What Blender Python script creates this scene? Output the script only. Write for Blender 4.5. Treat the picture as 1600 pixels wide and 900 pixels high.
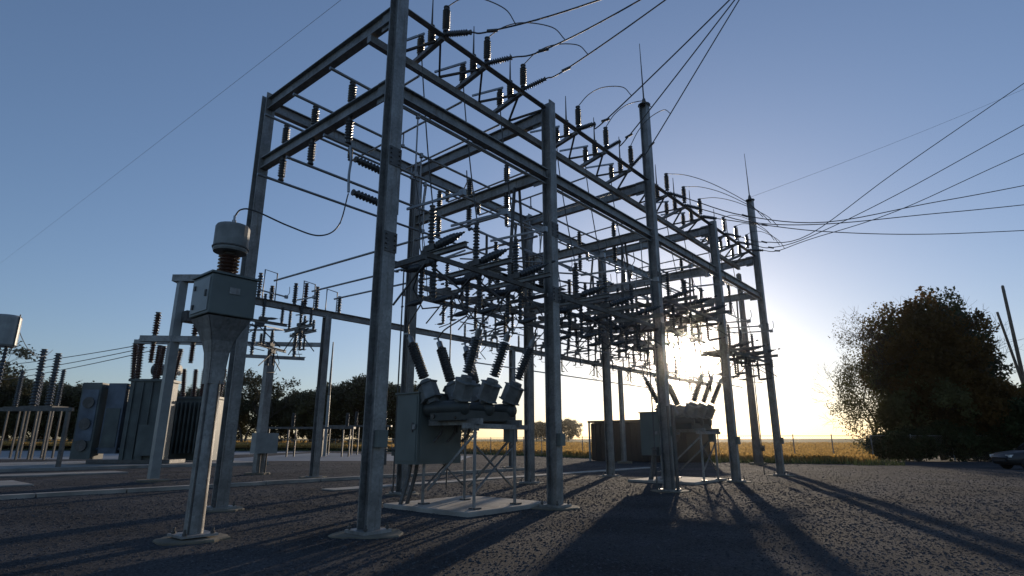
import bpy, math
import numpy as np
from mathutils import Vector, Matrix

for o in list(bpy.data.objects): bpy.data.objects.remove(o)
S = bpy.context.scene
COL = S.collection
R = math.radians

# ------------------------------------------------------------------ camera
AZ = 0.7026; PITCH = 0.2599; CAM_H = 1.4
SA, CA = math.sin(AZ), math.cos(AZ)
cam = bpy.data.cameras.new('camera'); cam.sensor_width = 36; cam.lens = 904.5/1600*36
cam.clip_end = 3000; cam.clip_start = .05
camo = bpy.data.objects.new('camera', cam); COL.objects.link(camo)
camo.location = (0, 0, CAM_H); camo.rotation_euler = (math.pi/2+PITCH, 0, AZ-math.pi/2)
S.camera = camo
# ------------------------------------------------------------------ sky and sun
SUN_EL, SUN_AZ = R(8.53), R(23.65)          # azimuth measured in the XY plane from +X
SUN = Vector((math.cos(SUN_EL)*math.cos(SUN_AZ), math.cos(SUN_EL)*math.sin(SUN_AZ), math.sin(SUN_EL)))
W = bpy.data.worlds.new('World'); S.world = W; W.use_nodes = True
nt = W.node_tree; nt.nodes.clear()
def N(t, nt=nt, **k):
    n = nt.nodes.new(t)
    for a, v in k.items(): setattr(n, a, v)
    return n
sky = N('ShaderNodeTexSky', sky_type='NISHITA', sun_disc=False, sun_elevation=SUN_EL,
        sun_rotation=math.pi/2-SUN_AZ, altitude=0, air_density=1.0, dust_density=0.5, ozone_density=2.5)
bg = N('ShaderNodeBackground'); bg.inputs[1].default_value = 0.15
wb = N('ShaderNodeVectorMath', operation='MULTIPLY'); wb.inputs[1].default_value = (1.0, 1.06, 1.28)   # white balance of the whole sky
gm = N('ShaderNodeGamma'); gm.inputs[1].default_value = .77; nt.links.new(sky.outputs[0], gm.inputs[0]); nt.links.new(gm.outputs[0], wb.inputs[0]); nt.links.new(wb.outputs[0], bg.inputs[0])
# sun disc painted into the sky as wide as its bloom, and the aureole round it, by true angle from the sun
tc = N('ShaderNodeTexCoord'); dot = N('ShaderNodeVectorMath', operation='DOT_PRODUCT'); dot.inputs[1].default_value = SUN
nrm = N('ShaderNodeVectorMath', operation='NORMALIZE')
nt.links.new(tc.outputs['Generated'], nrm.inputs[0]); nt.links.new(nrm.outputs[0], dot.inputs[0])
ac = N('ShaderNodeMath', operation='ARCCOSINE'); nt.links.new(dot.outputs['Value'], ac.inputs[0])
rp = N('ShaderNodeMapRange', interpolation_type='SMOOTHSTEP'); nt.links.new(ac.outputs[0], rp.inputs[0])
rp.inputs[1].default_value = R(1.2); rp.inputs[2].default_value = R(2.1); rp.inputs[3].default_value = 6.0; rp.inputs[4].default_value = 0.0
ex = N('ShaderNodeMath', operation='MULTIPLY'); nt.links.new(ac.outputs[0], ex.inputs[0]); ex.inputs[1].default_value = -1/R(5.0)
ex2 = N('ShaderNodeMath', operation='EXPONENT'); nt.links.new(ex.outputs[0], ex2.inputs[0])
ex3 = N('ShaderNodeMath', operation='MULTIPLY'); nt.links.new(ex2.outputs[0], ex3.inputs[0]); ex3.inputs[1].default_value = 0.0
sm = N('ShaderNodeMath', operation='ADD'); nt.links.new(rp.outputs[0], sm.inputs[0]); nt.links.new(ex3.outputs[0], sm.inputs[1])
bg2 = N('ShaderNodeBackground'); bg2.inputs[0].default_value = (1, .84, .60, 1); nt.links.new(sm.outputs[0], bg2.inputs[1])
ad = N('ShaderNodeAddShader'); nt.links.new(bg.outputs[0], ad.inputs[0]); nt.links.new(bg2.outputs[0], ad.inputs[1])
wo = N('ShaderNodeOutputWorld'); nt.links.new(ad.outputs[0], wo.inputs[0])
sl = bpy.data.lights.new('sun', 'SUN'); sl.energy = 3.2; sl.angle = R(.6); sl.color = (1, .82, .62)
so = bpy.data.objects.new('sun', sl); COL.objects.link(so)
so.rotation_mode = 'QUATERNION'; so.rotation_quaternion = SUN.to_track_quat('Z', 'Y'); so.location = (30, 20, 30)
vs = S.view_settings; vs.view_transform = 'Standard'; vs.look = 'None'; vs.gamma = 1; vs.exposure = 0.0
S.cycles.max_bounces = 6; S.cycles.transparent_max_bounces = 8; S.cycles.caustics_reflective = False; S.cycles.caustics_refractive = False

# ------------------------------------------------------------------ materials
def mat(name, col, rough=.6, metal=0., var=.25, scale=6., col2=None, bump=0., bscale=60., trans=0., detail=6., spec=.5):
    m = bpy.data.materials.new(name); m.use_nodes = True; t = m.node_tree; b = t.nodes['Principled BSDF']
    b.inputs['Roughness'].default_value = rough; b.inputs['Metallic'].default_value = metal
    b.inputs['Specular IOR Level'].default_value = spec
    c = N('ShaderNodeTexCoord', t); n = N('ShaderNodeTexNoise', t); n.inputs['Scale'].default_value = scale; n.inputs['Detail'].default_value = detail
    t.links.new(c.outputs['Object'], n.inputs['Vector'])
    mr = N('ShaderNodeMapRange', t); mr.inputs[1].default_value = .3; mr.inputs[2].default_value = .7; t.links.new(n.outputs[0], mr.inputs[0])
    mx = N('ShaderNodeMix', t, data_type='RGBA'); t.links.new(mr.outputs[0], mx.inputs[0])
    a = tuple(x*(1-var) for x in col); z = col2 or tuple(min(1, x*(1+var)) for x in col)
    mx.inputs[6].default_value = (*a, 1); mx.inputs[7].default_value = (*z, 1)
    t.links.new(mx.outputs[2], b.inputs['Base Color'])
    if bump:
        n2 = N('ShaderNodeTexNoise', t); n2.inputs['Scale'].default_value = bscale; n2.inputs['Detail'].default_value = 4
        t.links.new(c.outputs['Object'], n2.inputs['Vector'])
        bp = N('ShaderNodeBump', t); bp.inputs['Strength'].default_value = bump; bp.inputs['Distance'].default_value = .02
        t.links.new(n2.outputs[0], bp.inputs['Height']); t.links.new(bp.outputs[0], b.inputs['Normal'])
    if trans:
        tr = N('ShaderNodeBsdfTranslucent', t); t.links.new(mx.outputs[2], tr.inputs[0])
        ms = N('ShaderNodeMixShader', t); ms.inputs[0].default_value = trans
        t.links.new(b.outputs[0], ms.inputs[1]); t.links.new(tr.outputs[0], ms.inputs[2])
        t.links.new(ms.outputs[0], t.nodes['Material Output'].inputs[0])
    return m
M = {}
def steel(name, col, rust):
    m = mat(name, col, .5, .45, .3, 2.5); t = m.node_tree; b = t.nodes['Principled BSDF']
    c = [n for n in t.nodes if n.type == 'TEX_COORD'][0]; base = b.inputs['Base Color'].links[0].from_socket
    sp = N('ShaderNodeMapping', t); sp.inputs['Scale'].default_value = (14, 14, 1.1); t.links.new(c.outputs['Object'], sp.inputs[0])
    n1 = N('ShaderNodeTexNoise', t); n1.inputs['Scale'].default_value = 1.0; n1.inputs['Detail'].default_value = 5; t.links.new(sp.outputs[0], n1.inputs['Vector'])
    n2 = N('ShaderNodeTexVoronoi', t); n2.inputs['Scale'].default_value = 26; t.links.new(c.outputs['Object'], n2.inputs['Vector'])
    r1 = N('ShaderNodeMapRange', t); r1.inputs[1].default_value = .56; r1.inputs[2].default_value = .78; r1.inputs[4].default_value = rust; t.links.new(n1.outputs[0], r1.inputs[0])
    mx = N('ShaderNodeMix', t, data_type='RGBA'); mx.inputs[7].default_value = (.13, .075, .04, 1); t.links.new(r1.outputs[0], mx.inputs[0]); t.links.new(base, mx.inputs[6])
    m2 = N('ShaderNodeMix', t, data_type='RGBA', blend_type='MULTIPLY'); m2.inputs[0].default_value = .35; t.links.new(mx.outputs[2], m2.inputs[6]); t.links.new(n2.outputs['Color'], m2.inputs[7])
    g = N('ShaderNodeRGBToBW', t); t.links.new(n2.outputs['Color'], g.inputs[0]); t.links.new(g.outputs[0], m2.inputs[7])
    t.links.new(m2.outputs[2], b.inputs['Base Color'])
    rr = N('ShaderNodeMapRange', t); rr.inputs[3].default_value = .38; rr.inputs[4].default_value = .7; t.links.new(n1.outputs[0], rr.inputs[0]); t.links.new(rr.outputs[0], b.inputs['Roughness'])
    return m
M['galv'] = steel('galvanised_steel', (.33, .325, .315), .6)
M['galv_dark'] = steel('weathered_steel', (.13, .125, .12), .8)
M['paint_grey'] = mat('grey_green_paint', (.125, .145, .135), .45, 0, .15, 2.0)
M['paint_light'] = mat('light_grey_paint', (.27, .285, .28), .4, 0, .15, 3.0)
M['paint_tank'] = mat('weathered_tank_paint', (.085, .10, .095), .55, 0, .35, 1.2)
M['paint_blue'] = mat('blue_grey_paint', (.10, .125, .16), .55, 0, .4, 1.3)
M['porc_brown'] = mat('brown_porcelain', (.075, .032, .02), .22, 0, .2, 8.)
M['porc_grey'] = mat('grey_porcelain', (.07, .073, .078), .25, 0, .2, 8.)
M['alum'] = mat('aluminium_bus', (.30, .31, .32), .4, .7, .2, 4.)
M['cable'] = mat('stranded_cable', (.10, .10, .10), .5, .5, .2, 4.)
M['concrete'] = mat('concrete', (.34, .31, .27), .85, 0, .28, 2.2, bump=.3, bscale=40)
M['apron'] = mat('apron_concrete', (.20, .205, .21), .7, 0, .2, .2)
M['concrete_dark'] = mat('dirty_concrete', (.17, .142, .10), .9, 0, .4, 1.6, bump=.4, bscale=30)
M['concrete_old'] = mat('stained_concrete', (.26, .245, .22), .9, 0, .35, 1.1, bump=.3, bscale=40)
M['gravel'] = mat('gravel', (.053, .053, .056), .95, 0, .55, 34., bump=.6, bscale=110., spec=.1)
def patches(m, lo, hi, scale):
    t = m.node_tree; b = t.nodes['Principled BSDF']; base = b.inputs['Base Color'].links[0].from_socket; c = [n for n in t.nodes if n.type == 'TEX_COORD'][0]
    n = N('ShaderNodeTexNoise', t); n.inputs['Scale'].default_value = scale; n.inputs['Detail'].default_value = 5; t.links.new(c.outputs['Object'], n.inputs['Vector'])
    r = N('ShaderNodeMapRange', t); r.inputs[1].default_value = .35; r.inputs[2].default_value = .65; r.inputs[3].default_value = lo; r.inputs[4].default_value = hi; t.links.new(n.outputs[0], r.inputs[0])
    v = N('ShaderNodeVectorMath', t, operation='SCALE'); t.links.new(base, v.inputs[0]); t.links.new(r.outputs[0], v.inputs['Scale']); t.links.new(v.outputs[0], b.inputs['Base Color'])
patches(M['gravel'], .65, 1.35, .45)
M['stone'] = mat('gravel_stone', (.074, .074, .078), .9, 0, .7, 14., spec=.15)
M['soil'] = mat('dry_soil', (.09, .075, .05), .95, 0, .3, .3, spec=.1)
M['field'] = mat('dry_field', (.38, .26, .10), .95, 0, .25, .15, spec=.1)
M['crop'] = mat('golden_crop', (.47, .295, .095), .8, 0, .25, .3, trans=.65, spec=.1)
M['bark'] = mat('bark', (.06, .048, .038), .95, 0, .3, 5.)
M['wood'] = mat('pole_wood', (.10, .08, .06), .9, 0, .3, 3.)
M['leaf_dark'] = mat('dark_leaf', (.045, .06, .022), .7, 0, .4, .6, trans=.25, spec=.2)
M['leaf_olive'] = mat('olive_leaf', (.12, .085, .025), .7, 0, .4, .35, col2=(.18, .095, .024), trans=.45, spec=.2)
M['leaf_yellow'] = mat('yellowing_leaf', (.13, .12, .045), .7, 0, .4, .6, trans=.4, spec=.2)
M['leaf_far'] = mat('distant_leaf', (.05, .062, .03), .8, 0, .4, .12, col2=(.10, .085, .03), trans=.2, spec=.2)
M['brown_metal'] = mat('brown_metal', (.022, .014, .011), .55, .1, .2, 1.5)
M['paint_can'] = mat('weathered_can_paint', (.20, .205, .195), .5, 0, .35, 4.)
M['turret'] = mat('turret_paint', (.17, .175, .17), .5, 0, .45, 4.)
M['paint_dark'] = mat('dark_grey_paint', (.05, .055, .05), .5, 0, .2, 3.)
M['rubber'] = mat('rubber', (.015, .015, .016), .8)
M['car_paint'] = mat('car_paint', (.035, .036, .038), .42, .2, .05)
M['glass'] = mat('dark_glass', (.012, .014, .016), .06)
M['lamp_glass'] = mat('lamp_glass', (.75, .75, .72), .15)
M['weed'] = mat('weed_leaf', (.10, .12, .04), .8, 0, .4, 2., trans=.3)

# ------------------------------------------------------------------ mesh helpers
V = lambda *a: Vector(a)
class MB:
    def __init__(s, org=(0, 0, 0)): s.v = []; s.f = []; s.sm = []; s.o = Vector(org)
    def add(s, vs_, fs, smooth=False):
        n = len(s.v); s.v += [tuple(Vector(p)-s.o) for p in vs_]; s.f += [tuple(i+n for i in f) for f in fs]; s.sm += [smooth]*len(fs); return s
    def box(s, c, d, rz=0):
        x, y, z = d[0]/2, d[1]/2, d[2]/2; m = Matrix.Rotation(rz, 3, 'Z'); c = Vector(c)
        vs_ = [c+m@V(a*x, b*y, e*z) for e in (-1, 1) for a, b in ((-1, -1), (1, -1), (1, 1), (-1, 1))]
        return s.add(vs_, [(3, 2, 1, 0), (4, 5, 6, 7), (0, 1, 5, 4), (1, 2, 6, 5), (2, 3, 7, 6), (3, 0, 4, 7)])
    def frame(s, p0, p1, up=(0, 0, 1)):
        p0, p1 = Vector(p0), Vector(p1); d = (p1-p0).normalized(); u = Vector(up)
        if abs(d.dot(u)) > .98: u = V(0, 1, 0)
        a = d.cross(u).normalized(); b = a.cross(d).normalized(); return p0, p1, a, b
    def prism(s, p0, p1, prof, up=(0, 0, 1)):
        p0, p1, a, b = s.frame(p0, p1, up); n = len(prof)
        vs_ = [p+a*x+b*y for p in (p0, p1) for x, y in prof]
        fs = [(i, (i+1) % n, n+(i+1) % n, n+i) for i in range(n)]+[tuple(range(n-1, -1, -1)), tuple(range(n, 2*n))]
        return s.add(vs_, fs)
    def bar(s, p0, p1, w, h, up=(0, 0, 1)):
        return s.prism(p0, p1, [(-w/2, -h/2), (w/2, -h/2), (w/2, h/2), (-w/2, h/2)], up)
    def ibeam(s, p0, p1, w, h, tf=.022, tw=.016, up=(0, 0, 1)):
        a, b, t, e = w/2, h/2, tw/2, h/2-tf
        return s.prism(p0, p1, [(-a, -b), (a, -b), (a, -e), (t, -e), (t, e), (a, e), (a, b), (-a, b), (-a, e), (-t, e), (-t, -e), (-a, -e)], up)
    def angle(s, p0, p1, w, t=.014, up=(0, 0, 1)):
        return s.prism(p0, p1, [(0, 0), (w, 0), (w, t), (t, t), (t, w), (0, w)], up)
    def tube(s, p0, p1, r0, r1=None, n=8):
        r1 = r0 if r1 is None else r1; p0, p1, a, b = s.frame(p0, p1)
        vs_ = [p+(a*math.cos(2*math.pi*i/n)+b*math.sin(2*math.pi*i/n))*r for p, r in ((p0, r0), (p1, r1)) for i in range(n)]
        s.add(vs_, [(i, (i+1) % n, n+(i+1) % n, n+i) for i in range(n)], True)
        return s.add(vs_, [tuple(range(n-1, -1, -1)), tuple(range(n, 2*n))])
    def path(s, pts, r, n=6):
        pts = [Vector(p) for p in pts]; rs = r if isinstance(r, (list, tuple)) else [r]*len(pts); vs_ = []
        for i, p in enumerate(pts):
            d = (pts[min(i+1, len(pts)-1)]-pts[max(i-1, 0)]).normalized(); u = V(0, 0, 1) if abs(d.z) < .95 else V(0, 1, 0)
            a = d.cross(u).normalized(); b = a.cross(d)
            vs_ += [p+(a*math.cos(2*math.pi*k/n)+b*math.sin(2*math.pi*k/n))*rs[i] for k in range(n)]
        m = len(pts)
        s.add(vs_, [(i*n+k, i*n+(k+1) % n, (i+1)*n+(k+1) % n, (i+1)*n+k) for i in range(m-1) for k in range(n)], True)
        return s.add(vs_[:n]+vs_[-n:], [tuple(range(n-1, -1, -1)), tuple(range(n, 2*n))])
    def lathe(s, prof, p0=(0, 0, 0), d=(0, 0, 1), n=12, smooth=True):
        p0 = Vector(p0); d = Vector(d).normalized(); _, _, a, b = s.frame(p0, p0+d)
        vs_ = [p0+d*z+(a*math.cos(2*math.pi*k/n)+b*math.sin(2*math.pi*k/n))*r for r, z in prof for k in range(n)]
        m = len(prof)
        s.add(vs_, [(i*n+k, i*n+(k+1) % n, (i+1)*n+(k+1) % n, (i+1)*n+k) for i in range(m-1) for k in range(n)], smooth)
        return s.add(vs_[:n]+vs_[-n:], [tuple(range(n-1, -1, -1)), tuple(range(n, 2*n))])
    def mesh(s, name, m):
        me = bpy.data.meshes.new(name); me.from_pydata(s.v, [], s.f); me.materials.append(m)
        me.polygons.foreach_set('use_smooth', s.sm); me.update(); return me
    def build(s, name, m, parent=None): return put(name, s.mesh(name, m), parent, loc=(0, 0, 0) if parent else s.o)
def put(name, me, parent=None, loc=(0, 0, 0), rot=None):
    o = bpy.data.objects.new(name, me); COL.objects.link(o); o.location = loc
    if rot is not None: o.rotation_euler = rot
    if parent: o.parent = parent
    return o
def tag(o, label, cat, group=None):
    o['label'] = label; o['category'] = cat
    if group: o['group'] = group
    return o
def thing(name, loc, label, cat, group=None, rot=None):
    o = bpy.data.objects.new(name, None); COL.objects.link(o); o.location = loc; o.empty_display_size = .2
    if rot is not None: o.rotation_euler = rot
    return tag(o, label, cat, group)
def struct(o): o['kind'] = 'structure'; return o
def stuff(o): o['kind'] = 'stuff'; return o
def np_mesh(name, verts, faces, m, smooth=False):
    me = bpy.data.meshes.new(name); k = faces.shape[1]
    me.vertices.add(len(verts)); me.vertices.foreach_set('co', np.ascontiguousarray(verts, dtype=np.float32).ravel())
    me.loops.add(faces.size); me.loops.foreach_set('vertex_index', np.ascontiguousarray(faces, dtype=np.int32).ravel())
    me.polygons.add(len(faces)); me.polygons.foreach_set('loop_start', np.arange(0, faces.size, k, dtype=np.int32))
    me.polygons.foreach_set('loop_total', np.full(len(faces), k, dtype=np.int32))
    me.polygons.foreach_set('use_smooth', np.full(len(faces), smooth)); me.materials.append(m); me.update(calc_edges=True); return me
def rg(r, g): return (r*SA+g*CA, -r*CA+g*SA)          # metres right / ahead of the camera -> X, Y
def spline(pts, n=24):
    pts = [np.array(p, float) for p in pts]; P = [2*pts[0]-pts[1]]+pts+[2*pts[-1]-pts[-2]]; out = []
    seg = len(pts)-1; k = max(2, n//seg)
    for i in range(seg):
        a, b, c, d = P[i:i+4]
        for j in range(k):
            t = j/k; out.append(.5*((2*b)+(-a+c)*t+(2*a-5*b+4*c-d)*t*t+(-a+3*b-3*c+d)*t**3))
    out.append(pts[-1]); return [tuple(p) for p in out]
def sag(p0, p1, s, n=20):
    p0, p1 = np.array(p0, float), np.array(p1, float)
    return [tuple(p0+(p1-p0)*t-np.array([0, 0, 4*s*t*(1-t)])) for t in np.linspace(0, 1, n)]

# ------------------------------------------------------------------ ground
rng = np.random.default_rng(7)
def vnoise(x, y, cell, seed):
    g = np.random.default_rng(seed).random((256, 256)); u, v = x/cell, y/cell
    i, j = np.floor(u).astype(int), np.floor(v).astype(int); a, b = u-i, v-j; a = a*a*(3-2*a); b = b*b*(3-2*b)
    q = lambda k, l: g[k % 256, l % 256]
    return (q(i, j)*(1-a)+q(i+1, j)*a)*(1-b)+(q(i, j+1)*(1-a)+q(i+1, j+1)*a)*b
mb = MB(); mb.box((0, 0, -1.06), (3000, 3000, 2.0)); struct(mb.build('ground', M['soil']))
yard = [rg(*p) for p in [(-70, -20), (70, -20), (75, 44), (27, 44.5), (16, 46), (5, 60), (-10, 80), (-35, 110), (-110, 120), (-120, 40)]]
me = bpy.data.meshes.new('gravel_yard'); me.from_pydata([(x, y, 0) for x, y in yard], [], [tuple(range(len(yard)))]); me.materials.append(M['gravel'])
struct(put('gravel_yard', me))
def yard_z(r, g):
    e = np.clip(np.minimum.reduce([(r+26)/3, (26-r)/3, (g-2)/2, (36-g)/4]), 0, 1)
    x, y = r+100., g+100.
    n = .024*vnoise(x*.5, y, 1.9, 1)+.006*vnoise(x*.6, y, .7, 2)+.002*vnoise(x, y, .3, 3)
    X, Y = r*SA+g*CA, -r*CA+g*SA
    for y0 in (3.6, 5.3): n = n-.012*np.exp(-((Y-y0-.5*np.sin(X*.25))/.22)**2)+.006*np.exp(-((Y-y0-.38-.5*np.sin(X*.25))/.16)**2)
    return .03+e*(.004+n)
gr = np.arange(-26, 26.01, .17); gg = np.arange(2, 36.01, .17)
rr, ga = np.meshgrid(gr, gg); zz = yard_z(rr, ga)
vx = np.stack([rr*SA+ga*CA, -rr*CA+ga*SA, zz], -1).reshape(-1, 3)
nx, ny = len(gr), len(gg); idx = np.arange(nx*ny).reshape(ny, nx)
fc = np.stack([idx[:-1, :-1], idx[:-1, 1:], idx[1:, 1:], idx[1:, :-1]], -1).reshape(-1, 4)
struct(put('gravel_ground', np_mesh('gravel_ground', vx, fc, M['gravel'])))
# loose stones on the near gravel
n = 120000
dist = np.sqrt(rng.uniform(5.2**2, 42**2, n*6)); keep = rng.random(n*6) < np.clip((11/dist)**2.6, 0, 1); dist = dist[keep][:n]; n = len(dist)
th = rng.uniform(-R(46), R(46), n); r_, g_ = dist*np.sin(th), dist*np.cos(th)
sz = (.006+.019*rng.random(n)**2.6)*np.clip(dist/12, .9, 1.35)
octa = np.array([(1, 0, 0), (0, 1, 0), (-1, 0, 0), (0, -1, 0), (0, 0, .55), (0, 0, -.4)])
vv = octa[None]*(sz[:, None, None]*rng.uniform(.65, 1.25, (n, 6, 1)))
an = rng.uniform(0, 6.28, n); c_, s_ = np.cos(an)[:, None], np.sin(an)[:, None]
vv = np.stack([vv[..., 0]*c_-vv[..., 1]*s_, vv[..., 0]*s_+vv[..., 1]*c_, vv[..., 2]], -1)
vv += np.stack([r_*SA+g_*CA, -r_*CA+g_*SA, yard_z(r_, g_)+sz*.07], -1)[:, None]
of = np.array([(0, 1, 4), (1, 2, 4), (2, 3, 4), (3, 0, 4), (1, 0, 5), (2, 1, 5), (3, 2, 5), (0, 3, 5)])
o = put('gravel_stones', np_mesh('gravel_stones', vv.reshape(-1, 3), (of[None]+(np.arange(n)*6)[:, None, None]).reshape(-1, 3), M['stone']))
stuff(tag(o, 'loose grey crushed stone covering the yard', 'gravel'))
# field beyond the fence, rising gently
azs = np.radians(np.linspace(-62, 30.5, 90)); tt = np.linspace(0, 1, 40)
def field_start(a): return np.interp(np.degrees(a), [-62, -40, -18, -8, -2, 6, 14, 24, 62], [135, 125, 105, 86, 70, 57, 49, 46, 46])/np.cos(a)*np.cos(np.clip(a, -.5, .6))
R0 = field_start(azs); rad = R0[:, None]+(900-R0[:, None])*tt[None]**2.2
fz = .03+np.clip((rad-50)/350, 0, 1)**1.1*3.2
P = np.stack([(rad*np.sin(azs)[:, None])*SA+(rad*np.cos(azs)[:, None])*CA, -(rad*np.sin(azs)[:, None])*CA+(rad*np.cos(azs)[:, None])*SA, fz], -1).reshape(-1, 3)
idx = np.arange(90*40).reshape(90, 40); fc = np.stack([idx[:-1, :-1], idx[:-1, 1:], idx[1:, 1:], idx[1:, :-1]], -1).reshape(-1, 4)
struct(put('field', np_mesh('field', P, fc[:, ::-1], M['field'], True)))
n = 90000; a = rng.uniform(-R(50), R(31.5), n); a = np.where(a > R(27), R(27)+(a-R(27))*rng.random(n), a)
d = field_start(a)+.4+rng.random(n)**1.7*110+1.6*vnoise(np.degrees(a)+100, a*0+3., .9, 5)
z0 = .03+np.clip((d-50)/350, 0, 1)**1.1*3.2
bx = np.stack([d*np.sin(a)*SA+d*np.cos(a)*CA, -d*np.sin(a)*CA+d*np.cos(a)*SA, z0], -1)
t_ = rng.uniform(0, 6.28, n); w = rng.uniform(.05, .16, n)*np.clip(d/70, 1, 2); hgt = rng.uniform(.22, .55, n)
dx = np.stack([np.cos(t_)*w, np.sin(t_)*w, np.zeros(n)], -1)
tip = bx+np.stack([rng.normal(0, .12, n), rng.normal(0, .12, n), hgt], -1)
vv = np.stack([bx-dx, bx+dx, tip+dx*.6, tip-dx*.4], 1).reshape(-1, 3)
o = put('crop', np_mesh('crop', vv, np.arange(4*n).reshape(-1, 4), M['crop'])); stuff(tag(o, 'dry golden crop standing in the field beyond the fence', 'crop'))

n = 9000; a = rng.uniform(-R(45), R(33), n); d = field_start(a)-.9+rng.normal(0, .8, n)*vnoise(np.degrees(a)+100, a*0+9., 1.3, 6)*1.6
bx = np.stack([d*np.sin(a)*SA+d*np.cos(a)*CA, -d*np.sin(a)*CA+d*np.cos(a)*SA, np.zeros(n)], -1)
t_ = rng.uniform(0, 6.28, n); w = rng.uniform(.02, .06, n); dx = np.stack([np.cos(t_)*w, np.sin(t_)*w, np.zeros(n)], -1)
tip = bx+np.stack([rng.normal(0, .1, n), rng.normal(0, .1, n), .08+.4*rng.random(n)**2.5], -1)
o = put('weeds', np_mesh('weeds', np.stack([bx-dx, bx+dx, tip], 1).reshape(-1, 3), np.arange(3*n).reshape(-1, 3), M['weed'])); stuff(tag(o, 'ragged weeds growing along the yard edge by the fence', 'weeds'))
# ------------------------------------------------------------------ concrete
FX = [5.79, 10.59, 16.05, 21.30, 26.44]; YF, YB = 7.76, 12.81
def footing(x, y, r, h=.1, n=28, seed=0):
    g = np.random.default_rng(seed+int(x*10)); b = MB((x, y, 0)); ang = [2*math.pi*i/n for i in range(n)]
    rr_ = [r*(1+g.uniform(-.07, .07)+.05*math.sin(3*t+x)) for t in ang]
    vs_ = [(x+math.cos(t)*q*k, y+math.sin(t)*q*k, z) for z, k in ((-.06, 1.03), (h-.015, 1.0), (h, .96)) for t, q in zip(ang, rr_)]
    b.add(vs_, [(j*n+i, j*n+(i+1) % n, (j+1)*n+(i+1) % n, (j+1)*n+i) for j in range(2) for i in range(n)]+[tuple(range(2*n, 3*n))])
    return struct(b.build('concrete_footing', M['concrete_dark']))
for i, x in enumerate(FX):
    footing(x, YF, .53, .075, seed=i); footing(x, YB, .48, .075, seed=i+9)
footing(3.84, 9.22, .47, .09, seed=20)
for x, y in [(12.8, 20.73), (8.17, 23.46), (12.9, 25.32), (24.5, 20.73), (36.3, 20.73), (39.5, 12.9)]: footing(x, y, .5, .12, seed=int(x))
def slab(name, x0, x1, y0, y1, h, m='concrete', rz=0):
    c = ((x0+x1)/2, (y0+y1)/2, h/2-.05); b = MB((c[0], c[1], 0)); b.box(c, (x1-x0, y1-y0, h+.1), rz); o = b.build(name, M[m])
    bv = o.modifiers.new('bevel', 'BEVEL'); bv.width = .02; bv.segments = 2
    return struct(o)
slab('breaker_pad', 8.25, 10.85, 8.05, 10.6, .13)
slab('breaker_pad', 18.9, 21.8, 8.25, 10.7, .13)
slab('transformer_pad', 3.5, 19, 36, 47, .2, 'concrete_old')
slab('equipment_pad', -14, 5.0, 24.2, 27.2, .1, 'concrete_old')
slab('equipment_pad', -16, 9.5, 30.2, 32.0, .12, 'concrete_old')
# kerb along the back of the yard, one stone after another
kx = -16.0; kr = MB((-16, 19.1, 0)); kroot = None
kerb = struct(MB((-16, 19.1, 0)).box((4, 19.1, .01), (40, .34, .05)).build('kerb', M['concrete_old']))
kme = MB().box((0, 0, .07), (1.96, .26, .17)).mesh('kerb_stone', M['concrete'])
for i in range(20):
    put('kerb_stone', kme, kerb, (1+2*i, rng.uniform(-.015, .015), rng.uniform(-.012, .012)))
trench = struct(MB((12, 15.4, 0)).box((20, 15.4, .015), (20, .8, .05)).build('cable_trench', M['concrete_old']))
tme = MB().box((0, 0, .06), (.97, .7, .05)).mesh('trench_cover', M['concrete'])
for i in range(20): put('trench_cover', tme, trench, (-1.5+i*1.0, 0, rng.uniform(-.006, .006)))

# ------------------------------------------------------------------ insulator meshes
_ins = {}
def ins_mesh(h, r, sheds, porc):
    k = (round(h, 3), r, sheds, porc)
    if k not in _ins:
        e = min(.07, h*.12); pr_ = [(r*.5, e)]; st = (h-2*e)/sheds
        for i in range(sheds):
            z = e+i*st; pr_ += [(r*.55, z+st*.15), (r, z+st*.35), (r*.97, z+st*.45), (r*.55, z+st*.85)]
        pr_ += [(r*.5, h-e)]
        a = MB().lathe(pr_, n=10).mesh('sheds', M[porc])
        f = MB().lathe([(r*.78, 0), (r*.78, e*.35), (r*.6, e*.4), (r*.6, e)], n=10, smooth=False).mesh('end_fitting', M['galv_dark'])
        _ins[k] = (a, f)
    return _ins[k]
def insulator_part(parent, p, d, h, r=.085, sheds=8, porc='porc_grey', name='insulator'):
    a, f = ins_mesh(h, r, sheds, porc); q = Vector(d).to_track_quat('Z', 'Y').to_euler()
    o = put(name, a, parent, p, q); put('end_fitting', f, o); put('end_fitting', f, o, (0, 0, h), (math.pi, 0, 0)); return o
def insulator(p, d, h, label, group, r=.075, sheds=7, porc='porc_grey', name='post_insulator'):
    a, f = ins_mesh(h, r, sheds, porc); q = Vector(d).to_track_quat('Z', 'Y').to_euler()
    t = thing(name, p, label, 'insulator', group, q)
    put('sheds', a, t); put('end_fitting', f, t); put('end_fitting', f, t, (0, 0, h), (math.pi, 0, 0)); return t

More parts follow.
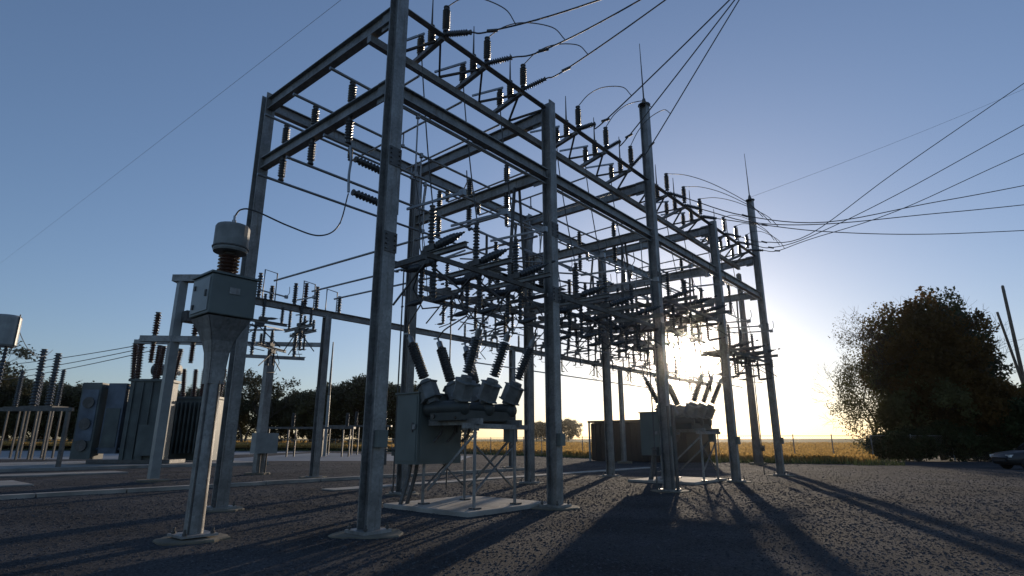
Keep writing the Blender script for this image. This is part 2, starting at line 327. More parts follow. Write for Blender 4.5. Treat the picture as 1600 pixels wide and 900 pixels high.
# ------------------------------------------------------------------ main steel gantry
ORD = ['first', 'second', 'third', 'fourth', 'fifth']
HUB = [4.86, 4.86, 5.85, 4.86]      # switch height in each bay
BAY = ['nearest', 'second', 'third', 'farthest']
PH = ['left', 'middle', 'right']
G = thing('steel_gantry', (FX[0], YF, 0), 'tall galvanised steel lattice of columns and beams filling the middle of the yard', 'steel structure')
GO = (FX[0], YF, 0)
def gp(name, m='galv'):
    b = MB(GO); b._n = name; b._m = m; return b
def gput(b, parent=None): 
    if parent is None: return b.build(b._n, M[b._m], G)
    o = b.build(b._n, M[b._m], parent); return o
_colm = {}
def column(x, y, h, w=.24, d=.265):
    if h not in _colm:
        _colm[h] = (MB().ibeam((0, 0, .12), (0, 0, h), w, d, .024, .018, up=(0, 1, 0)).mesh('column', M['galv']))
    o = put('column', _colm[h], G, (x-GO[0], y-GO[1], 0))
    return o
bp_me = MB().box((0, 0, .095), (.50, .50, .05)).mesh('base_plate', M['galv'])
an_me = MB().tube((0, 0, .12), (0, 0, .21), .018, n=6).tube((0, 0, .135), (0, 0, .16), .034, n=6).mesh('anchor_bolt', M['galv_dark'])
_sp = MB().box((0, 0, 0), (.27, .012, .36))
for _x in (-.09, .09):
    for _z in (-.13, -.045, .045, .13): _sp.tube((_x, -.006, _z), (_x, -.03, _z), .017, n=6)
sp_me = _sp.mesh('splice_plate', M['galv_dark'])
def base(o):
    put('base_plate', bp_me, o)
    for a in (-.2, .2):
        for b in (-.2, .2): put('anchor_bolt', an_me, o, (a, b, 0))
cap_me = MB().lathe([(.05, 0), (.21, .04), (.21, .07), (.08, .13), (.05, .30)], n=10, smooth=False).mesh('mast_cap', M['galv_dark'])
cd_me = MB().tube((0, 0, .1), (0, 0, 7.4), .022, n=6).mesh('conduit', M['galv']); cd2_me = MB().tube((0, 0, .0), (0, 0, 2.4), .04, n=8).mesh('conduit', M['galv_dark'])
tb_me = MB().box((0, 0, 0), (.18, .10, .26)).mesh('terminal_box', M['paint_grey'])
rod_me = MB().tube((0, 0, 0), (0, 0, 2.15), .026, .010, n=6).mesh('lightning_rod', M['galv_dark'])
for i, x in enumerate(FX):
    hf = 12.35 if i in (0, 2, 4) else 9.78
    c = column(x, YF, hf); base(c)
    for z in (4.7, 6.3): put('splice_plate', sp_me, c, (0, -.14, z))
    put('conduit', cd_me, c, (.16, -.05, 0)); put('terminal_box', tb_me, c, (0, -.19, 1.45 if i != 2 else 1.7))
    if i == 2:
        for dx, dy in ((-.2, -.2), (-.05, -.26), (.24, -.16)): put('conduit', cd2_me, c, (dx, dy, 0))
    if i in (0, 2, 4): put('mast_cap', cap_me, c, (0, 0, 12.3)); put('lightning_rod', rod_me, c, (0, 0, 12.6), (0, R(-1.2), 0))
    c = column(x, YB, 9.72); base(c)
    # crossbeams from the front to the back column
    for z, hh in ((9.43, .32), (7.82, .29)):
        b = gp('crossbeam'); b.ibeam((x, YF+.135, z), (x, YB-.135, z), .17, hh); gput(b)
    for z in (9.43, 7.82):
        b = gp('gusset_plate'); b.box((x-.03, YF+.32, z-.02), (.012, .30, .46)); gput(b)
for i in range(4):
    a, z = FX[i], FX[i+1]
    b = gp('longitudinal_beam'); b.ibeam((a+.14, YF, 7.72), (z-.14, YF, 7.72), .16, .26); gput(b)
    b = gp('longitudinal_beam'); b.ibeam((a+.14, YB, 9.45), (z-.14, YB, 9.45), .16, .28); gput(b)
    b = gp('conduit', 'alum'); b.tube((a+.14, YF-.02, 7.47), (z-.14, YF-.02, 7.47), .022); gput(b)
    b = gp('truss_chord'); b.angle((a+.14, YF+.07, 9.56), (z-.14, YF+.07, 9.56), .14, .02); gput(b)
    b = gp('truss_chord'); b.bar((a-.1, 8.55, 9.16), (z-.11, 8.55, 9.16), .12, .16); gput(b)
    xs = [a+(z-a)*k for k in (.235, .50, .77)]
    e = [a+.2]+xs+[z-.2]
    for x in xs:
        b = gp('truss_strut'); b.bar((x, YF-.02, 9.50), (x-.04, 8.60, 9.28), .10, .08); gput(b)
    for k in range(4):
        b = gp('truss_brace', 'galv_dark'); b.bar((e[k], YF+.05, 9.5), ((e[k]+e[k+1])/2, 8.52, 9.26), .045, .045); gput(b)
        b = gp('truss_brace', 'galv_dark'); b.bar(((e[k]+e[k+1])/2, 8.5, 9.26), (e[k+1], YF+.05, 9.5), .045, .045); gput(b)
    # hanging switch frame in the front plane
    hz = HUB[i]-.14; lo = .36 if i else .78
    for y in (7.72, 8.6):
        b = gp('switch_beam', 'galv_dark'); b.bar((a+lo, y, hz), (z-.36, y, hz), .06, .09); gput(b)
    for x in (a+lo, z-.36):
        b = gp('switch_cross_member', 'galv_dark'); b.bar((x, 7.60, hz-.1), (x, 8.80, hz-.1), .06, .08); gput(b)
    if i > 0:
        for y in (12.45, 13.4):
            b = gp('switch_beam'); b.bar((a+.16, y, 5.72), (z-.16, y, 5.72), .09, .14); gput(b)
        b = gp('hanger', 'galv_dark'); b.bar((a+.5, 13.4, 5.8), (a+.5, 12.95, 9.3), .06, .06); gput(b)
        b = gp('hanger', 'galv_dark'); b.bar((z-.5, 13.4, 5.8), (z-.5, 12.95, 9.3), .06, .06); gput(b)
    if i > 0:
        b = gp('switch_beam', 'galv_dark'); b.bar((a+.1, 10.45, 5.9), (z-.1, 10.45, 5.9), .08, .1); gput(b)
        for x in (a+.6, (a+z)/2, z-.6):
            b = gp('hanger', 'galv_dark'); b.bar((x, 10.40, 5.95), (x, 10.40, 6.98), .05, .05); gput(b)
    if i > 1:
        b = gp('crossbeam'); b.ibeam((a, YF+.16, 5.95), (a, YB-.16, 5.95), .14, .22); gput(b)
    b = gp('hanger', 'galv_dark'); b.bar((a+lo, 8.8, hz-.1), (a+(.10 if i else .9), 8.8, 7.7), .05, .05); gput(b)
    b = gp('hanger', 'galv_dark'); b.bar((z-.36, 8.8, hz-.1), (z-.10, 8.8, 7.7), .06, .06); gput(b)

# three rigid buses run the length of the gantry, above and below the second-level crossbeams
BY = [9.15, 10.52, 11.74]; POS = ['nearest the front column', 'at its middle', 'nearest the back column']
for k, y in enumerate(BY):
    for z, nm in ((8.53, 'upper'), (7.06, 'lower')):
        b = MB((5.2, y, z)); b.tube((5.25, y, z), (26.9, y, z), .032)
        tag(b.build('bus_pipe', M['alum']), f'long {nm} aluminium bus pipe, {["front", "middle", "rear"][k]} of three along the gantry', 'bus pipe', 'rigid buses along the gantry')
    for i, x in enumerate(FX):
        g_ = 'insulators on the second-level crossbeams'
        insulator((x, y, 7.965), (0, 0, 1), .52, f'post insulator standing on {ORD[i]} lower crossbeam from the left, {POS[k]}', g_, .085)
        insulator((x, y, 7.675), (0, 0, -1), .57, f'post insulator hanging under {ORD[i]} lower crossbeam from the left, {POS[k]}', g_, .085)

for y, z, nm in ((8.35, 6.55, 'front'), (12.3, 6.75, 'rear')):
    b = MB((10.6, y, z)); b.tube((10.6, y, z), (26.3, y, z), .022)
    tag(b.build('bus_pipe', M['alum']), f'thin {nm} pipe running through the switch level of the gantry', 'bus pipe', 'thin pipes at switch level')
for i in range(4):
    for k, y in enumerate(BY):
        x = FX[i]+(FX[i+1]-FX[i])*(.36, .63, .88)[k]
        b = MB((x, y, 7.1)); b.tube((x, y, 7.05), (x, y, 8.54), .018); b.tube((x, y, 7.02), (x, y, 7.14), .05); b.tube((x, y, 8.46), (x, y, 8.58), .05)
        tag(b.build('bus_riser', M['alum']), f'upright riser between upper and lower bus, {PH[k]} phase of the {BAY[i]} bay', 'riser', 'bus risers')
        b = MB((x, y, 5)); b.path(spline([(x, y, 7.03), (x+.06, y-.1, 6.3), (x-.04, y-.3, 5.4), (x+.05, y-.25, 4.5 if i else 5.2)], 14), .012)
        tag(b.build('drop_conductor', M['cable']), f'slack cable hanging from lower bus, {PH[k]} phase of the {BAY[i]} bay', 'cable', 'slack drop cables')
# dead-end wires: azimuth of the run (degrees) and a list of (distance, height) along it, per bay and phase
WIRE = {
 0: [(-68, [(1.09, 9.42), (3.3, 9.57), (9, 10.5), (24, 14.0)]), (-68, [(1.37, 9.64), (3.46, 10.36), (9, 12.7), (24, 19.5)]), (-68, [(1.11, 9.93), (3.47, 11.23), (9, 14.5), (24, 23.5)])],
 1: [(-84, [(.84, 9.60), (4.2, 11.71), (8, 14.3), (20, 22.7)]), (-84, [(.74, 9.80), (3.92, 12.82), (8, 16.8), (20, 28.7)]), (-84, [(.71, 10.15), (3.64, 13.95), (8, 19.5), (20, 34.8)])],
 2: [(-40, [(2.82, 8.95), (5.91, 8.92), (10.3, 9.95), (14.84, 11.03), (30, 14.8)]), (-40, [(2.7, 9.1), (5.58, 9.24), (10.1, 9.94), (14.75, 10.67), (30, 13.2)]), (-40, [(2.62, 9.42), (5.2, 9.32), (9.24, 9.46), (14.57, 9.96), (30, 11.6)])],
 3: [(-58, [(1.5, 9.15), (3.23, 9.39), (6.81, 11.87), (12.14, 15.39), (25, 23.9)]), (-58, [(1.36, 9.28), (2.93, 9.68), (6.52, 11.33), (11.89, 14.15), (25, 21)]), (-58, [(1.23, 9.5), (2.61, 9.96), (6.28, 11.06), (11.74, 13.4), (25, 19)])],
}
for i in range(4):
    a, z = FX[i], FX[i+1]
    for k, fr in enumerate((.235, .50, .77)):
        x = a+(z-a)*fr; w_ = f'{PH[k]} phase of the {BAY[i]} bay'; g_ = 'insulators on the top truss'
        q = (x-.03, 8.40, 9.375); o = insulator(q, (0, 0, 1), .48, f'short insulator with flat blade at inner strut end, {w_}', g_, .085)
        MB(q).bar((x-.03, 8.5, 9.88), (x+.08, 7.55, 10.0), .035, .05).build('blade', M['alum'], o)
        q = (x-.015, 8.08, 9.47); o = insulator(q, (0, 0, 1), .50, f'short insulator with upright rod halfway along truss strut, {w_}', g_, .085)
        MB(q).tube((x-.015, 8.08, 9.97), (x-.015, 8.08, 10.75), .024, .010, 6).build('arcing_rod', M['galv_dark'], o)
        insulator((x+.1, YF+.0, 9.72), (0, 0, 1), .62, f'tall insulator on the front truss chord, {w_}', g_, .085, 9)
        # cross bus and droppers
        b = MB((x, 8.5, 8.85)); b.tube((x, 8.45, 8.92), (x, 12.75, 8.86), .026); c_ = b.build('cross_bus', M['alum'])
        tag(c_, f'thin cross bus pipe below the top beams, {w_}', 'bus pipe', 'cross buses under the top beams')
        b = MB((x, BY[k], 8.5)); b.tube((x+.02, BY[k], 8.55), (x+.02, BY[k], 8.89), .02); b.tube((x+.02, BY[k], 8.50), (x+.02, BY[k], 8.58), .045)
        tag(b.build('bus_dropper', M['alum']), f'short clamp dropper joining cross bus to bus pipe, {w_}', 'dropper', 'bus droppers')
        insulator((x, YB-.02, 9.305), (0, 0, -1), .40, f'insulator hanging under the rear top beam, {w_}', 'insulators under the rear top beam', .08)
        # vertical conductor from the truss down to the front switch
        b = MB((x+.22, 8.0, 5.8)); b.path(spline([(x-.03, 8.42, 9.84), (x+.16, 8.50, 8.9), (x+.2, 8.3, 7.2), (x+.16, 8.02, HUB[i]+.94)], 18), .014)
        tag(b.build('drop_conductor', M['cable']), f'drop cable from the truss to the front switch, {w_}', 'cable', 'drop cables')
        # dead-end string and outgoing wire
        az_, pts = WIRE[i][k]; dd = (math.cos(R(az_)), math.sin(R(az_)))
        W_ = [(x+.02+dd[0]*t, YF-.02+dd[1]*t, zz_) for t, zz_ in pts]
        p0 = Vector((x+.02, YF-.03, 9.60)); p1 = Vector(W_[0]); dv = (p1-p0); L = min(.62, dv.length*.62)
        insulator(p0, dv, L, f'dead-end insulator string holding outgoing line, {w_}', 'dead-end strings', .07, 9, 'porc_grey', 'strain_insulator')
        q0 = p0+dv.normalized()*L
        b = MB(q0); b.path(spline([tuple(q0)]+W_, 30), .017)
        o = b.build('line_wire', M['cable']); tag(o, f'outgoing overhead line wire from {w_}', 'wire', 'outgoing line wires')
        b = MB(q0); cl = p1+dv.normalized()*.1; b.tube(p1-dv.normalized()*.12, cl, .035)
        b.build('line_clamp', M['galv_dark'], o)
        top = Vector((x+.1, YF, 10.34)); e_ = Vector(W_[0]).lerp(Vector(W_[1]), .22)
        mid = top.lerp(e_, .5)+V(0, 0, .42)
        b = MB(top); b.path(spline([tuple(top), tuple(top.lerp(e_, .22)+V(0, 0, .30)), tuple(mid), tuple(top.lerp(e_, .85)+V(0, 0, .30)), tuple(e_)], 24), .012)
        tag(b.build('jumper_loop', M['cable']), f'arched jumper cable over dead-end string, {w_}', 'cable', 'jumper loops')

# ------------------------------------------------------------------ disconnect switches
_ap = [(.03, 0), (.045, .05)]
for j_ in range(11):
    t_ = .06+j_*.075; e_ = .095*math.sin(math.pi*min(1, (.25+t_*.95)))**.6*(1 if t_ < .5 else 1-.55*(t_-.5)/.4)
    _ap += [(e_*.62, t_), (e_, t_+.022), (e_*.95, t_+.034), (e_*.62, t_+.06)]
_ap += [(.03, .90), (.022, .98)]
arm_me = MB().lathe(_ap, n=9).mesh('switch_arm', M['porc_grey'])
hub_me = MB().box((0, 0, 0), (.16, .30, .12)).mesh('hub', M['galv_dark'])
chan_me = MB().ibeam((0, -.95, 0), (0, 1.15, 0), .10, .10, .014, .012).mesh('base_channel', M['galv'])
blade_me = MB().bar((0, -.85, 0), (0, .75, .10), .035, .05).box((0, -.85, 0), (.08, .12, .12)).mesh('blade', M['alum'])
horn_me = MB().path([(0, 0, 0), (0, -.12, .18), (0, -.10, .42)], .012, 5).mesh('arcing_horn', M['galv_dark'])
link_me = MB().path([(0, .35, -.1), (.03, .60, -.55), (.03, .30, -1.0), (.0, -.2, -1.05)], .016, 5).mesh('link_cable', M['cable'])
brace_me = MB().bar((0, -.8, -.85), (0, .3, -.02), .03, .03).mesh('diagonal_brace', M['galv_dark'])
def switch(p, label, group, rz=0., up=.85, down=.80, arm=1., posts=0):
    t = thing('disconnect_switch', p, label, 'disconnect switch', group, (0, 0, rz))
    put('base_channel', chan_me, t)
    put('hub', hub_me, t, (0, 0, .12)); put('hub', hub_me, t, (0, .12, -.13))
    insulator_part(t, (0, .02, .16), (0, 0, 1), up, .075, 10)
    insulator_part(t, (0, -.10, -.14), (0, 0, -1), down, .062, 9)
    insulator_part(t, (0, .26, -.14), (0, 0, -1), down*.92, .062, 9)
    for p_, r_, k_ in (((0, -.10, .14), 82, 1.), ((0, .18, -.20), -86, .9), ((0, -.10, -.14-down), 86, .62), ((0, .22, -.08-down), -92, .62)):
        put('switch_arm', arm_me, t, p_, (R(r_), 0, 0)).scale = (arm*k_, arm*k_, arm*k_)
    for j in range(posts):
        insulator_part(t, (0, (-.72, .85, .5)[j], .05), (0, 0, 1), up*(.7, .8, .6)[j], .075, 8)
    put('blade', blade_me, t, (0, .05, .2+up)); put('arcing_horn', horn_me, t, (0, -.8, .2+up))
    put('link_cable', link_me, t, (.06, 0, 0)); put('diagonal_brace', brace_me, t, (.07, 0, 0)); put('diagonal_brace', brace_me, t, (-.07, .2, 0), (0, 0, math.pi))
    return t
for i in range(4):
    a, z = FX[i], FX[i+1]
    for k, fr in enumerate((.24, .50, .77)):
        x = a+(z-a)*fr+.1
        switch((x, 7.98, HUB[i]), f'front-row disconnect switch with tapered arms, {PH[k]} phase of the {BAY[i]} bay', 'front-row switches')
        if i > 0:
            switch((x, 12.85, 5.86), f'rear-row disconnect switch behind the frame, {PH[k]} phase of the {BAY[i]} bay', 'rear-row switches', math.pi, .95, .8, .6, 2)
            switch((x-.35, 10.45, 6.0), f'middle-row disconnect switch hung under the buses, {PH[k]} phase of the {BAY[i]} bay', 'middle-row switches', math.pi/2, .75, .7, .55, 2)
            b = MB((x, 8.6, 6.0)); b.tube((x+.04, 8.5, 5.98), (x+.04, 12.3, 6.9), .024)
            tag(b.build('tie_pipe', M['alum']), f'sloping tie pipe between front and rear switch, {PH[k]} phase of the {BAY[i]} bay', 'bus pipe', 'tie pipes')
            b = MB((x, BY[k], 7.0)); b.path([(x+.1, BY[k], 7.06), (x+.12, BY[k]+.1, 6.5), (x+.05, BY[k]+.05, 6.45-.1)], .018)
            tag(b.build('bus_tap', M['alum']), f'short tap hanging from the lower bus, {PH[k]} phase of the {BAY[i]} bay', 'bus tap', 'bus taps')
for n_, (x0, x1, y, z) in enumerate(((16.3, 21.1, 8.5, 4.62), (16.3, 21.1, 9.3, 5.0), (16.3, 26.2, 8.9, 3.72), (16.3, 21.1, 12.2, 4.9), (21.5, 26.2, 9.4, 5.3))):
    b = MB((x0, y, z)); b.tube((x0, y, z), (x1, y, z), .022)
    tag(b.build('bus_pipe', M['alum']), f"thin low pipe near the sun, {ORD[n_]} of five below the switches", 'bus pipe', 'low pipes near the sun')
for n_, (x, y, z0, z1) in enumerate(((17.3, 8.5, 3.7, 5.5), (18.2, 8.9, 3.6, 5.2), (19.1, 8.5, 3.9, 5.4), (20.4, 9.3, 3.7, 5.6), (22.6, 8.9, 3.3, 4.6), (24.0, 8.9, 3.2, 4.5))):
    insulator((x, y, z0), (0, 0, 1), z1-z0-.6, f"slim insulator among the low pipes, {(ORD+['sixth'])[n_]} from the left near the sun", 'insulators among the low pipes', .05, 9)
# operating pipes running down beside the columns
for n_, (x, y, z0, z1, lab) in enumerate([(5.98+.12, YF+.25, .1, 4.6, 'beside the first front column'), (11.1-.75, YB+.1, .1, 6.3, 'beside the second rear column'), (10.30, YB-.25, 1.2, 9.2, 'on the left side of the second rear column'),
        (15.7, YF+.2, .1, 4.6, 'left of the third front column'), (22.1, YF+.3, .1, 4.6, 'right of the fourth front column'), (25.6, YF+.4, .1, 4.7, 'left of the fifth front column'), (12.2, YB, .1, 5.6, 'in the second bay by the rear row'), (17.4, YB, .1, 5.6, 'in the third bay by the rear row')]):
    t = thing('operating_pipe', (x, y, 0), f'thin upright switch operating pipe {lab}', 'operating pipe', 'switch operating pipes')
    MB((x, y, 0)).tube((x, y, z0), (x, y, z1), .021).build('pipe', M['galv_dark'], t)
    MB((x, y, 0)).box((x, y-.03, 1.15), (.16, .14, .22)).build('gear_box', M['galv_dark'], t)
    MB((x, y, 0)).tube((x, y-.10, 1.15), (x-.42, y-.10, 1.22), .015).build('handle', M['galv_dark'], t)
# stub insulators behind the first front column, and the drop to them
t = thing('bracket_insulator', (6.5, 9.0, 6.0), 'pair of thick horizontal insulators bracketed behind the first front column', 'insulator')
MB((6.5, 9.0, 6.0)).bar((6.92, 8.98, 5.9), (6.92, 8.98, 6.9), .07, .07).build('bracket', M['galv'], t)
for z in (6.02, 6.72): insulator_part(t, (.38, 0, z-6.0), (-1, 0, .03), 1.0, .085, 11)
b = MB((5.82, 9.1, 6)); b.path(spline([(5.82, 9.12, 7.04), (5.84, 9.08, 6.75), (5.80, 9.05, 6.4), (5.80, 9.02, 6.03)], 12), .028)
tag(b.build('drop_bar', M['alum']), 'short upright bar dropping from the near bus to the bracket insulators', 'bus pipe')

# ------------------------------------------------------------------ circuit breakers
def breaker(cx, cy, label, var):
    O = (cx, cy, 0); t = thing('circuit_breaker', O, label, 'circuit breaker', 'dead-tank circuit breakers')
    P = lambda n_, b, m: b.build(n_, M[m], t)
    def B(): return MB((0, 0, 0))
    hub = {}
    for sx in (-.62, .62):
        for sy in (-.72, .78):
            P('leg', B().angle((sx, sy, .13), (sx, sy, 1.75), .075, .012, up=(0, 1, 0)), 'galv'); P('foot', B().box((sx+.02, sy+.03, .145), (.18, .18, .03)), 'galv_dark')
    for sx in (-.62, .62):
        P('frame_rail', B().bar((sx, -.85, 1.80), (sx, .95, 1.80), .10, .12), 'galv')
    for sy in (-.72, .78):
        P('frame_rail', B().bar((-1.0, sy, 1.71), (1.0, sy, 1.71), .08, .10), 'galv')
    for sy in (-.72, .78):
        P('cross_brace', B().bar((-.6, sy+.04, .45), (.6, sy+.04, 1.35), .05, .02), 'galv'); P('cross_brace', B().bar((-.6, sy+.07, 1.35), (.6, sy+.07, .45), .05, .02), 'galv')
    for sx in (-.62, .62):
        P('cross_brace', B().bar((sx+.04, -.68, 1.6), (sx+.04, .74, .4), .02, .05), 'galv')
    # control cabinet on the rear left, with door, hood, handle and conduits
    cab = P('control_cabinet', B().box((-.30, 1.05, 1.68), (1.30, .72, 1.48)), 'paint_grey')
    B().box((-.30, 1.05, 2.435), (1.38, .80, .03)).build('hood', M['paint_grey'], cab)
    B().box((-.30, .683, 1.68), (1.18, .012, 1.36)).build('door', M['paint_grey'], cab)
    B().box((-.956, 1.05, 1.68), (.012, .62, 1.36)).build('door', M['paint_grey'], cab)
    B().box((.20, .668, 1.70), (.04, .03, .20)).build('handle', M['galv_dark'], cab)
    B().box((-.968, .85, 1.70), (.03, .04, .20)).build('handle', M['galv_dark'], cab)
    for j, sx in enumerate((-.80, -.62)):
        P('conduit', B().path(spline([(sx, 1.05, .95), (sx-.02, 1.08, .7), (sx-.10, 1.12, .35), (sx-.16, 1.15, .1)], 12), .045), 'galv_dark')
    # three tanks, each with two splayed bushings on light turrets
    for k, sx in enumerate((-.75, 0, .75)):
        P('tank', B().lathe([(.02, -.60), (.13, -.58), (.16, -.53), (.16, .53), (.13, .58), (.02, .60)], (sx, .05, 2.08), (0, 1, 0), 14), 'paint_dark')
        for s in (-1, 1):
            d = Vector((0.10*(k-1), s*.46, 1)).normalized(); p = Vector((sx, .05+s*.42, 2.22))
            bh = P('bushing_turret', B().lathe([(.14, -.02), (.14, .06), (.25, .065), (.25, .09), (.215, .095), (.215, .41), (.25, .415), (.25, .44), (.14, .45), (.13, .53)], p, d, 6, False), 'turret')
            q = p+d*.53; h_ = 1.0 if s > 0 else .92
            a_, f_ = ins_mesh(h_, .125, 14, 'porc_grey')
            ob = put('bushing', a_, t, q, d.to_track_quat('Z', 'Y').to_euler())
            B().tube((0, 0, h_-.05), (0, 0, h_+.10), .07, n=8).tube((0, 0, h_+.1), (0, 0, h_+.24), .025, n=6).bar((0, 0, h_+.2), (0, -.12, h_+.26), .05, .03).build('terminal', M['alum'], ob)
            hub[(k, s)] = q+d*(h_+.2)
    P('gas_pipe', B().path([(-.9, -.35, 1.88), (.9, -.35, 1.88), (.95, .3, 1.86)], .03), 'galv_dark')
    P('linkage', B().tube((-.9, .30, 1.92), (.9, .30, 1.92), .05), 'galv_dark')
    P('mechanism_housing', B().box((0, -.05, 1.93), (1.75, .9, .2)), 'paint_dark')
    for sx in (-.5, -.1, .35): P('control_pipe', B().path(spline([(sx, .45, 1.86), (sx+.05, .5, 1.6), (sx-.05, .62, 1.4)], 10), .03), 'galv_dark')
    P('gauge_box', B().box((.55, -.62, 1.55), (.26, .18, .30)), 'paint_grey')
    return {k_: Vector((cx, cy, 0))+v for k_, v in hub.items()}
H1 = breaker(9.32, 9.02, 'nearest grey circuit breaker with splayed bushings and control cabinet on concrete pad', 0)
H2 = breaker(20.35, 8.95, 'farther circuit breaker near the low sun, with splayed bushings on concrete pad', 1)
for bi, (hub, i) in enumerate(((H1, 0), (H2, 2))):
    a, z = FX[i], FX[i+1]
    for (k, s), p in hub.items():
        x = a+(z-a)*(.24, .50, .77)[k]+.1; y = 7.85 if s < 0 else 8.25
        q = Vector((x, y, HUB[i]-.96)); m = p.lerp(q, .5)
        b = MB(p); b.path(spline([tuple(p), tuple(p.lerp(q, .3)+V(.0, .12*s, .02)), tuple(m+V(.06, .16*s, .05)), tuple(q)], 16), .017)
        tag(b.build('breaker_lead', M['cable']), f'curved lead from {"front" if s < 0 else "rear"} {PH[k]} bushing of the {"nearest" if bi == 0 else "farther"} breaker up to its switch', 'cable', 'breaker leads')

# ------------------------------------------------------------------ instrument transformer in front, with its lead
def instrument(p, label, base_h=3.24, brown=True):
    x, y = p; O = (x, y, 0); t = thing('instrument_transformer', O, label, 'transformer'); B = lambda: MB((0, 0, 0))
    B().lathe([(.130, .14), (.124, 1.2), (.11, 2.75), (.10, base_h)], n=16).build('post', M['galv'], t)
    B().box((0, 0, .125), (.5, .5, .03)).build('base_plate', M['galv'], t)
    for a in (-.19, .19):
        for b_ in (-.19, .19): put('anchor_bolt', an_me, t, (a, b_, .01))
    fl = [(2.25, .114), (2.5, .12), (2.72, .135), (2.9, .175), (3.06, .235), (base_h, .325)]
    for k in range(4):
        c_, s_ = (1, 0, -1, 0)[k], (0, 1, 0, -1)[k]; u = V(-s_, c_, 0); nn = V(c_, s_, 0); b = B()
        for (z0, w0), (z1, w1) in zip(fl[:-1], fl[1:]):
            q = [nn*w0-u*w0+V(0, 0, z0), nn*w0+u*w0+V(0, 0, z0), nn*w1+u*w1+V(0, 0, z1), nn*w1-u*w1+V(0, 0, z1)]
            b.add(q+[p_-nn*.012 for p_ in q], [(0, 1, 2, 3), (7, 6, 5, 4), (1, 5, 6, 2), (3, 7, 4, 0)])
        b.build('flared_plate', M['galv'], t)
    z = base_h+.01
    bx_ = B().box((0, 0, z+.32), (.70, .70, .62)).build('junction_box', M['paint_grey'], t)
    bv = bx_.modifiers.new('bevel', 'BEVEL'); bv.width = .018; bv.segments = 2
    B().box((0, 0, z+.65), (.75, .75, .03)).build('lid', M['paint_grey'], bx_)
    B().box((-.357, 0, z+.32), (.014, .60, .52)).build('door', M['paint_light'], bx_)
    B().box((-.372, .20, z+.46), (.02, .05, .07)).build('hinge', M['galv_dark'], bx_); B().box((-.372, .20, z+.16), (.02, .05, .07)).build('hinge', M['galv_dark'], bx_)
    B().box((-.372, -.22, z+.33), (.025, .04, .10)).build('latch', M['galv_dark'], bx_)
    insulator_part(t, (0, 0, z+.665), (0, 0, 1), .45, .165, 6, 'porc_brown')
    cn = B().lathe([(.02, z+1.09), (.25, z+1.10), (.26, z+1.13), (.26, z+1.52), (.245, z+1.55), (.02, z+1.57)], n=20, smooth=False).build('head_can', M['paint_can'], t)
    B().lathe([(.262, z+1.16), (.275, z+1.165), (.275, z+1.185), (.262, z+1.19)], n=20, smooth=False).build('band', M['galv_dark'], cn)
    B().box((0, -.356, z+.40), (.16, .012, .10)).build('name_plate', M['galv'], bx_); B().path([(.05, -.112, .16), (.05, -.112, 2.3)], .008, 4).build('earth_strap', M['porc_brown'], t)
    B().tube((0, 0, z+1.56), (0, 0, z+1.66), .035, n=8).tube((0, 0, z+1.64), (0, 0, z+1.74), .02, n=6).build('terminal', M['alum'], cn)
    B().path([(-.10, -.08, .14), (-.10, -.08, 1.3), (-.10, -.08, 2.5)], .016).build('conduit', M['galv_dark'], t)
    return t
instrument((3.84, 9.22), 'grey instrument transformer on a tall post with flared head, in front on the left')
b = MB((3.84, 9.22, 5.0)); b.path(spline([(3.84, 9.22, 4.98), (3.93, 9.22, 5.13), (4.15, 9.2, 5.17), (4.75, 9.15, 5.06), (5.30, 9.08, 5.02), (5.65, 9.03, 5.30), (5.80, 9.02, 6.0)], 48), .014)
tag(b.build('lead_wire', M['cable']), 'slack lead wire from the instrument transformer to the gantry', 'wire')

# ------------------------------------------------------------------ low bus structure behind the gantry
YC = 20.73; ZC = 6.45
t = thing('low_bus_structure', (12.8, YC, 0), 'long low steel beam on three slender posts behind the gantry', 'steel structure')
OC = (12.8, YC, 0)
for x in (12.8, 24.5, 36.3):
    c = MB(OC).ibeam((x, YC, .13), (x, YC, ZC-.13), .26, .26, .02, .016, up=(0, 1, 0)).build('post', M['galv'], t)
    MB(OC).box((x, YC, .13), (.45, .45, .03)).build('base_plate', M['galv'], c)
xs = [9.6, 12.8, 24.5, 36.3, 42.3]
xs += [52.5]
for a, z in zip(xs[:-1], xs[1:]): MB(OC).ibeam((a, YC, ZC), (z-.01, YC, ZC), .20, .26).build('beam', M['galv'], t)
CO = ['left', 'second', 'third', 'fourth', 'fifth', 'sixth', 'seventh', 'eighth']
for i, x in enumerate((9.85, 10.35, 11.3, 11.75, 12.25, 13.3)):
    insulator((x, YC-.02, ZC+.135), (0, 0, 1), (.95, .55, .85, .95, .9, .7)[i], f'post insulator on the low beam, {ORD[i] if i < 5 else "sixth"} from its left end', 'insulators on the low beam', .10, 8, 'porc_grey' if i != 3 else 'porc_brown')
for k, (x, y1) in enumerate(((10.56, 9.4), (12.2, 9.4), (13.25, 9.4))):
    z = (7.45, 7.35, 7.22)[k]; b = MB((x, YC, z)); b.tube((x, YC+.3, z), (x, y1, z-.35), .038)
    tag(b.build('bus_pipe', M['alum']), f'{["left", "middle", "right"][k]} of three bus pipes running from the low beam into the gantry', 'bus pipe', 'pipes from the low beam')
    b = MB((x, YC, z)); b.path([(x, YC+.1, ZC+.16), (x, YC+.1, z+.25), (x-.5, YC+.1, z+.30), (x-.5, YC+.1, ZC+.16)], .028)
    tag(b.build('bus_hoop', M['alum']), f'{["left", "middle", "right"][k]} square hoop of pipe standing on the low beam', 'bus pipe', 'hoops on the low beam')
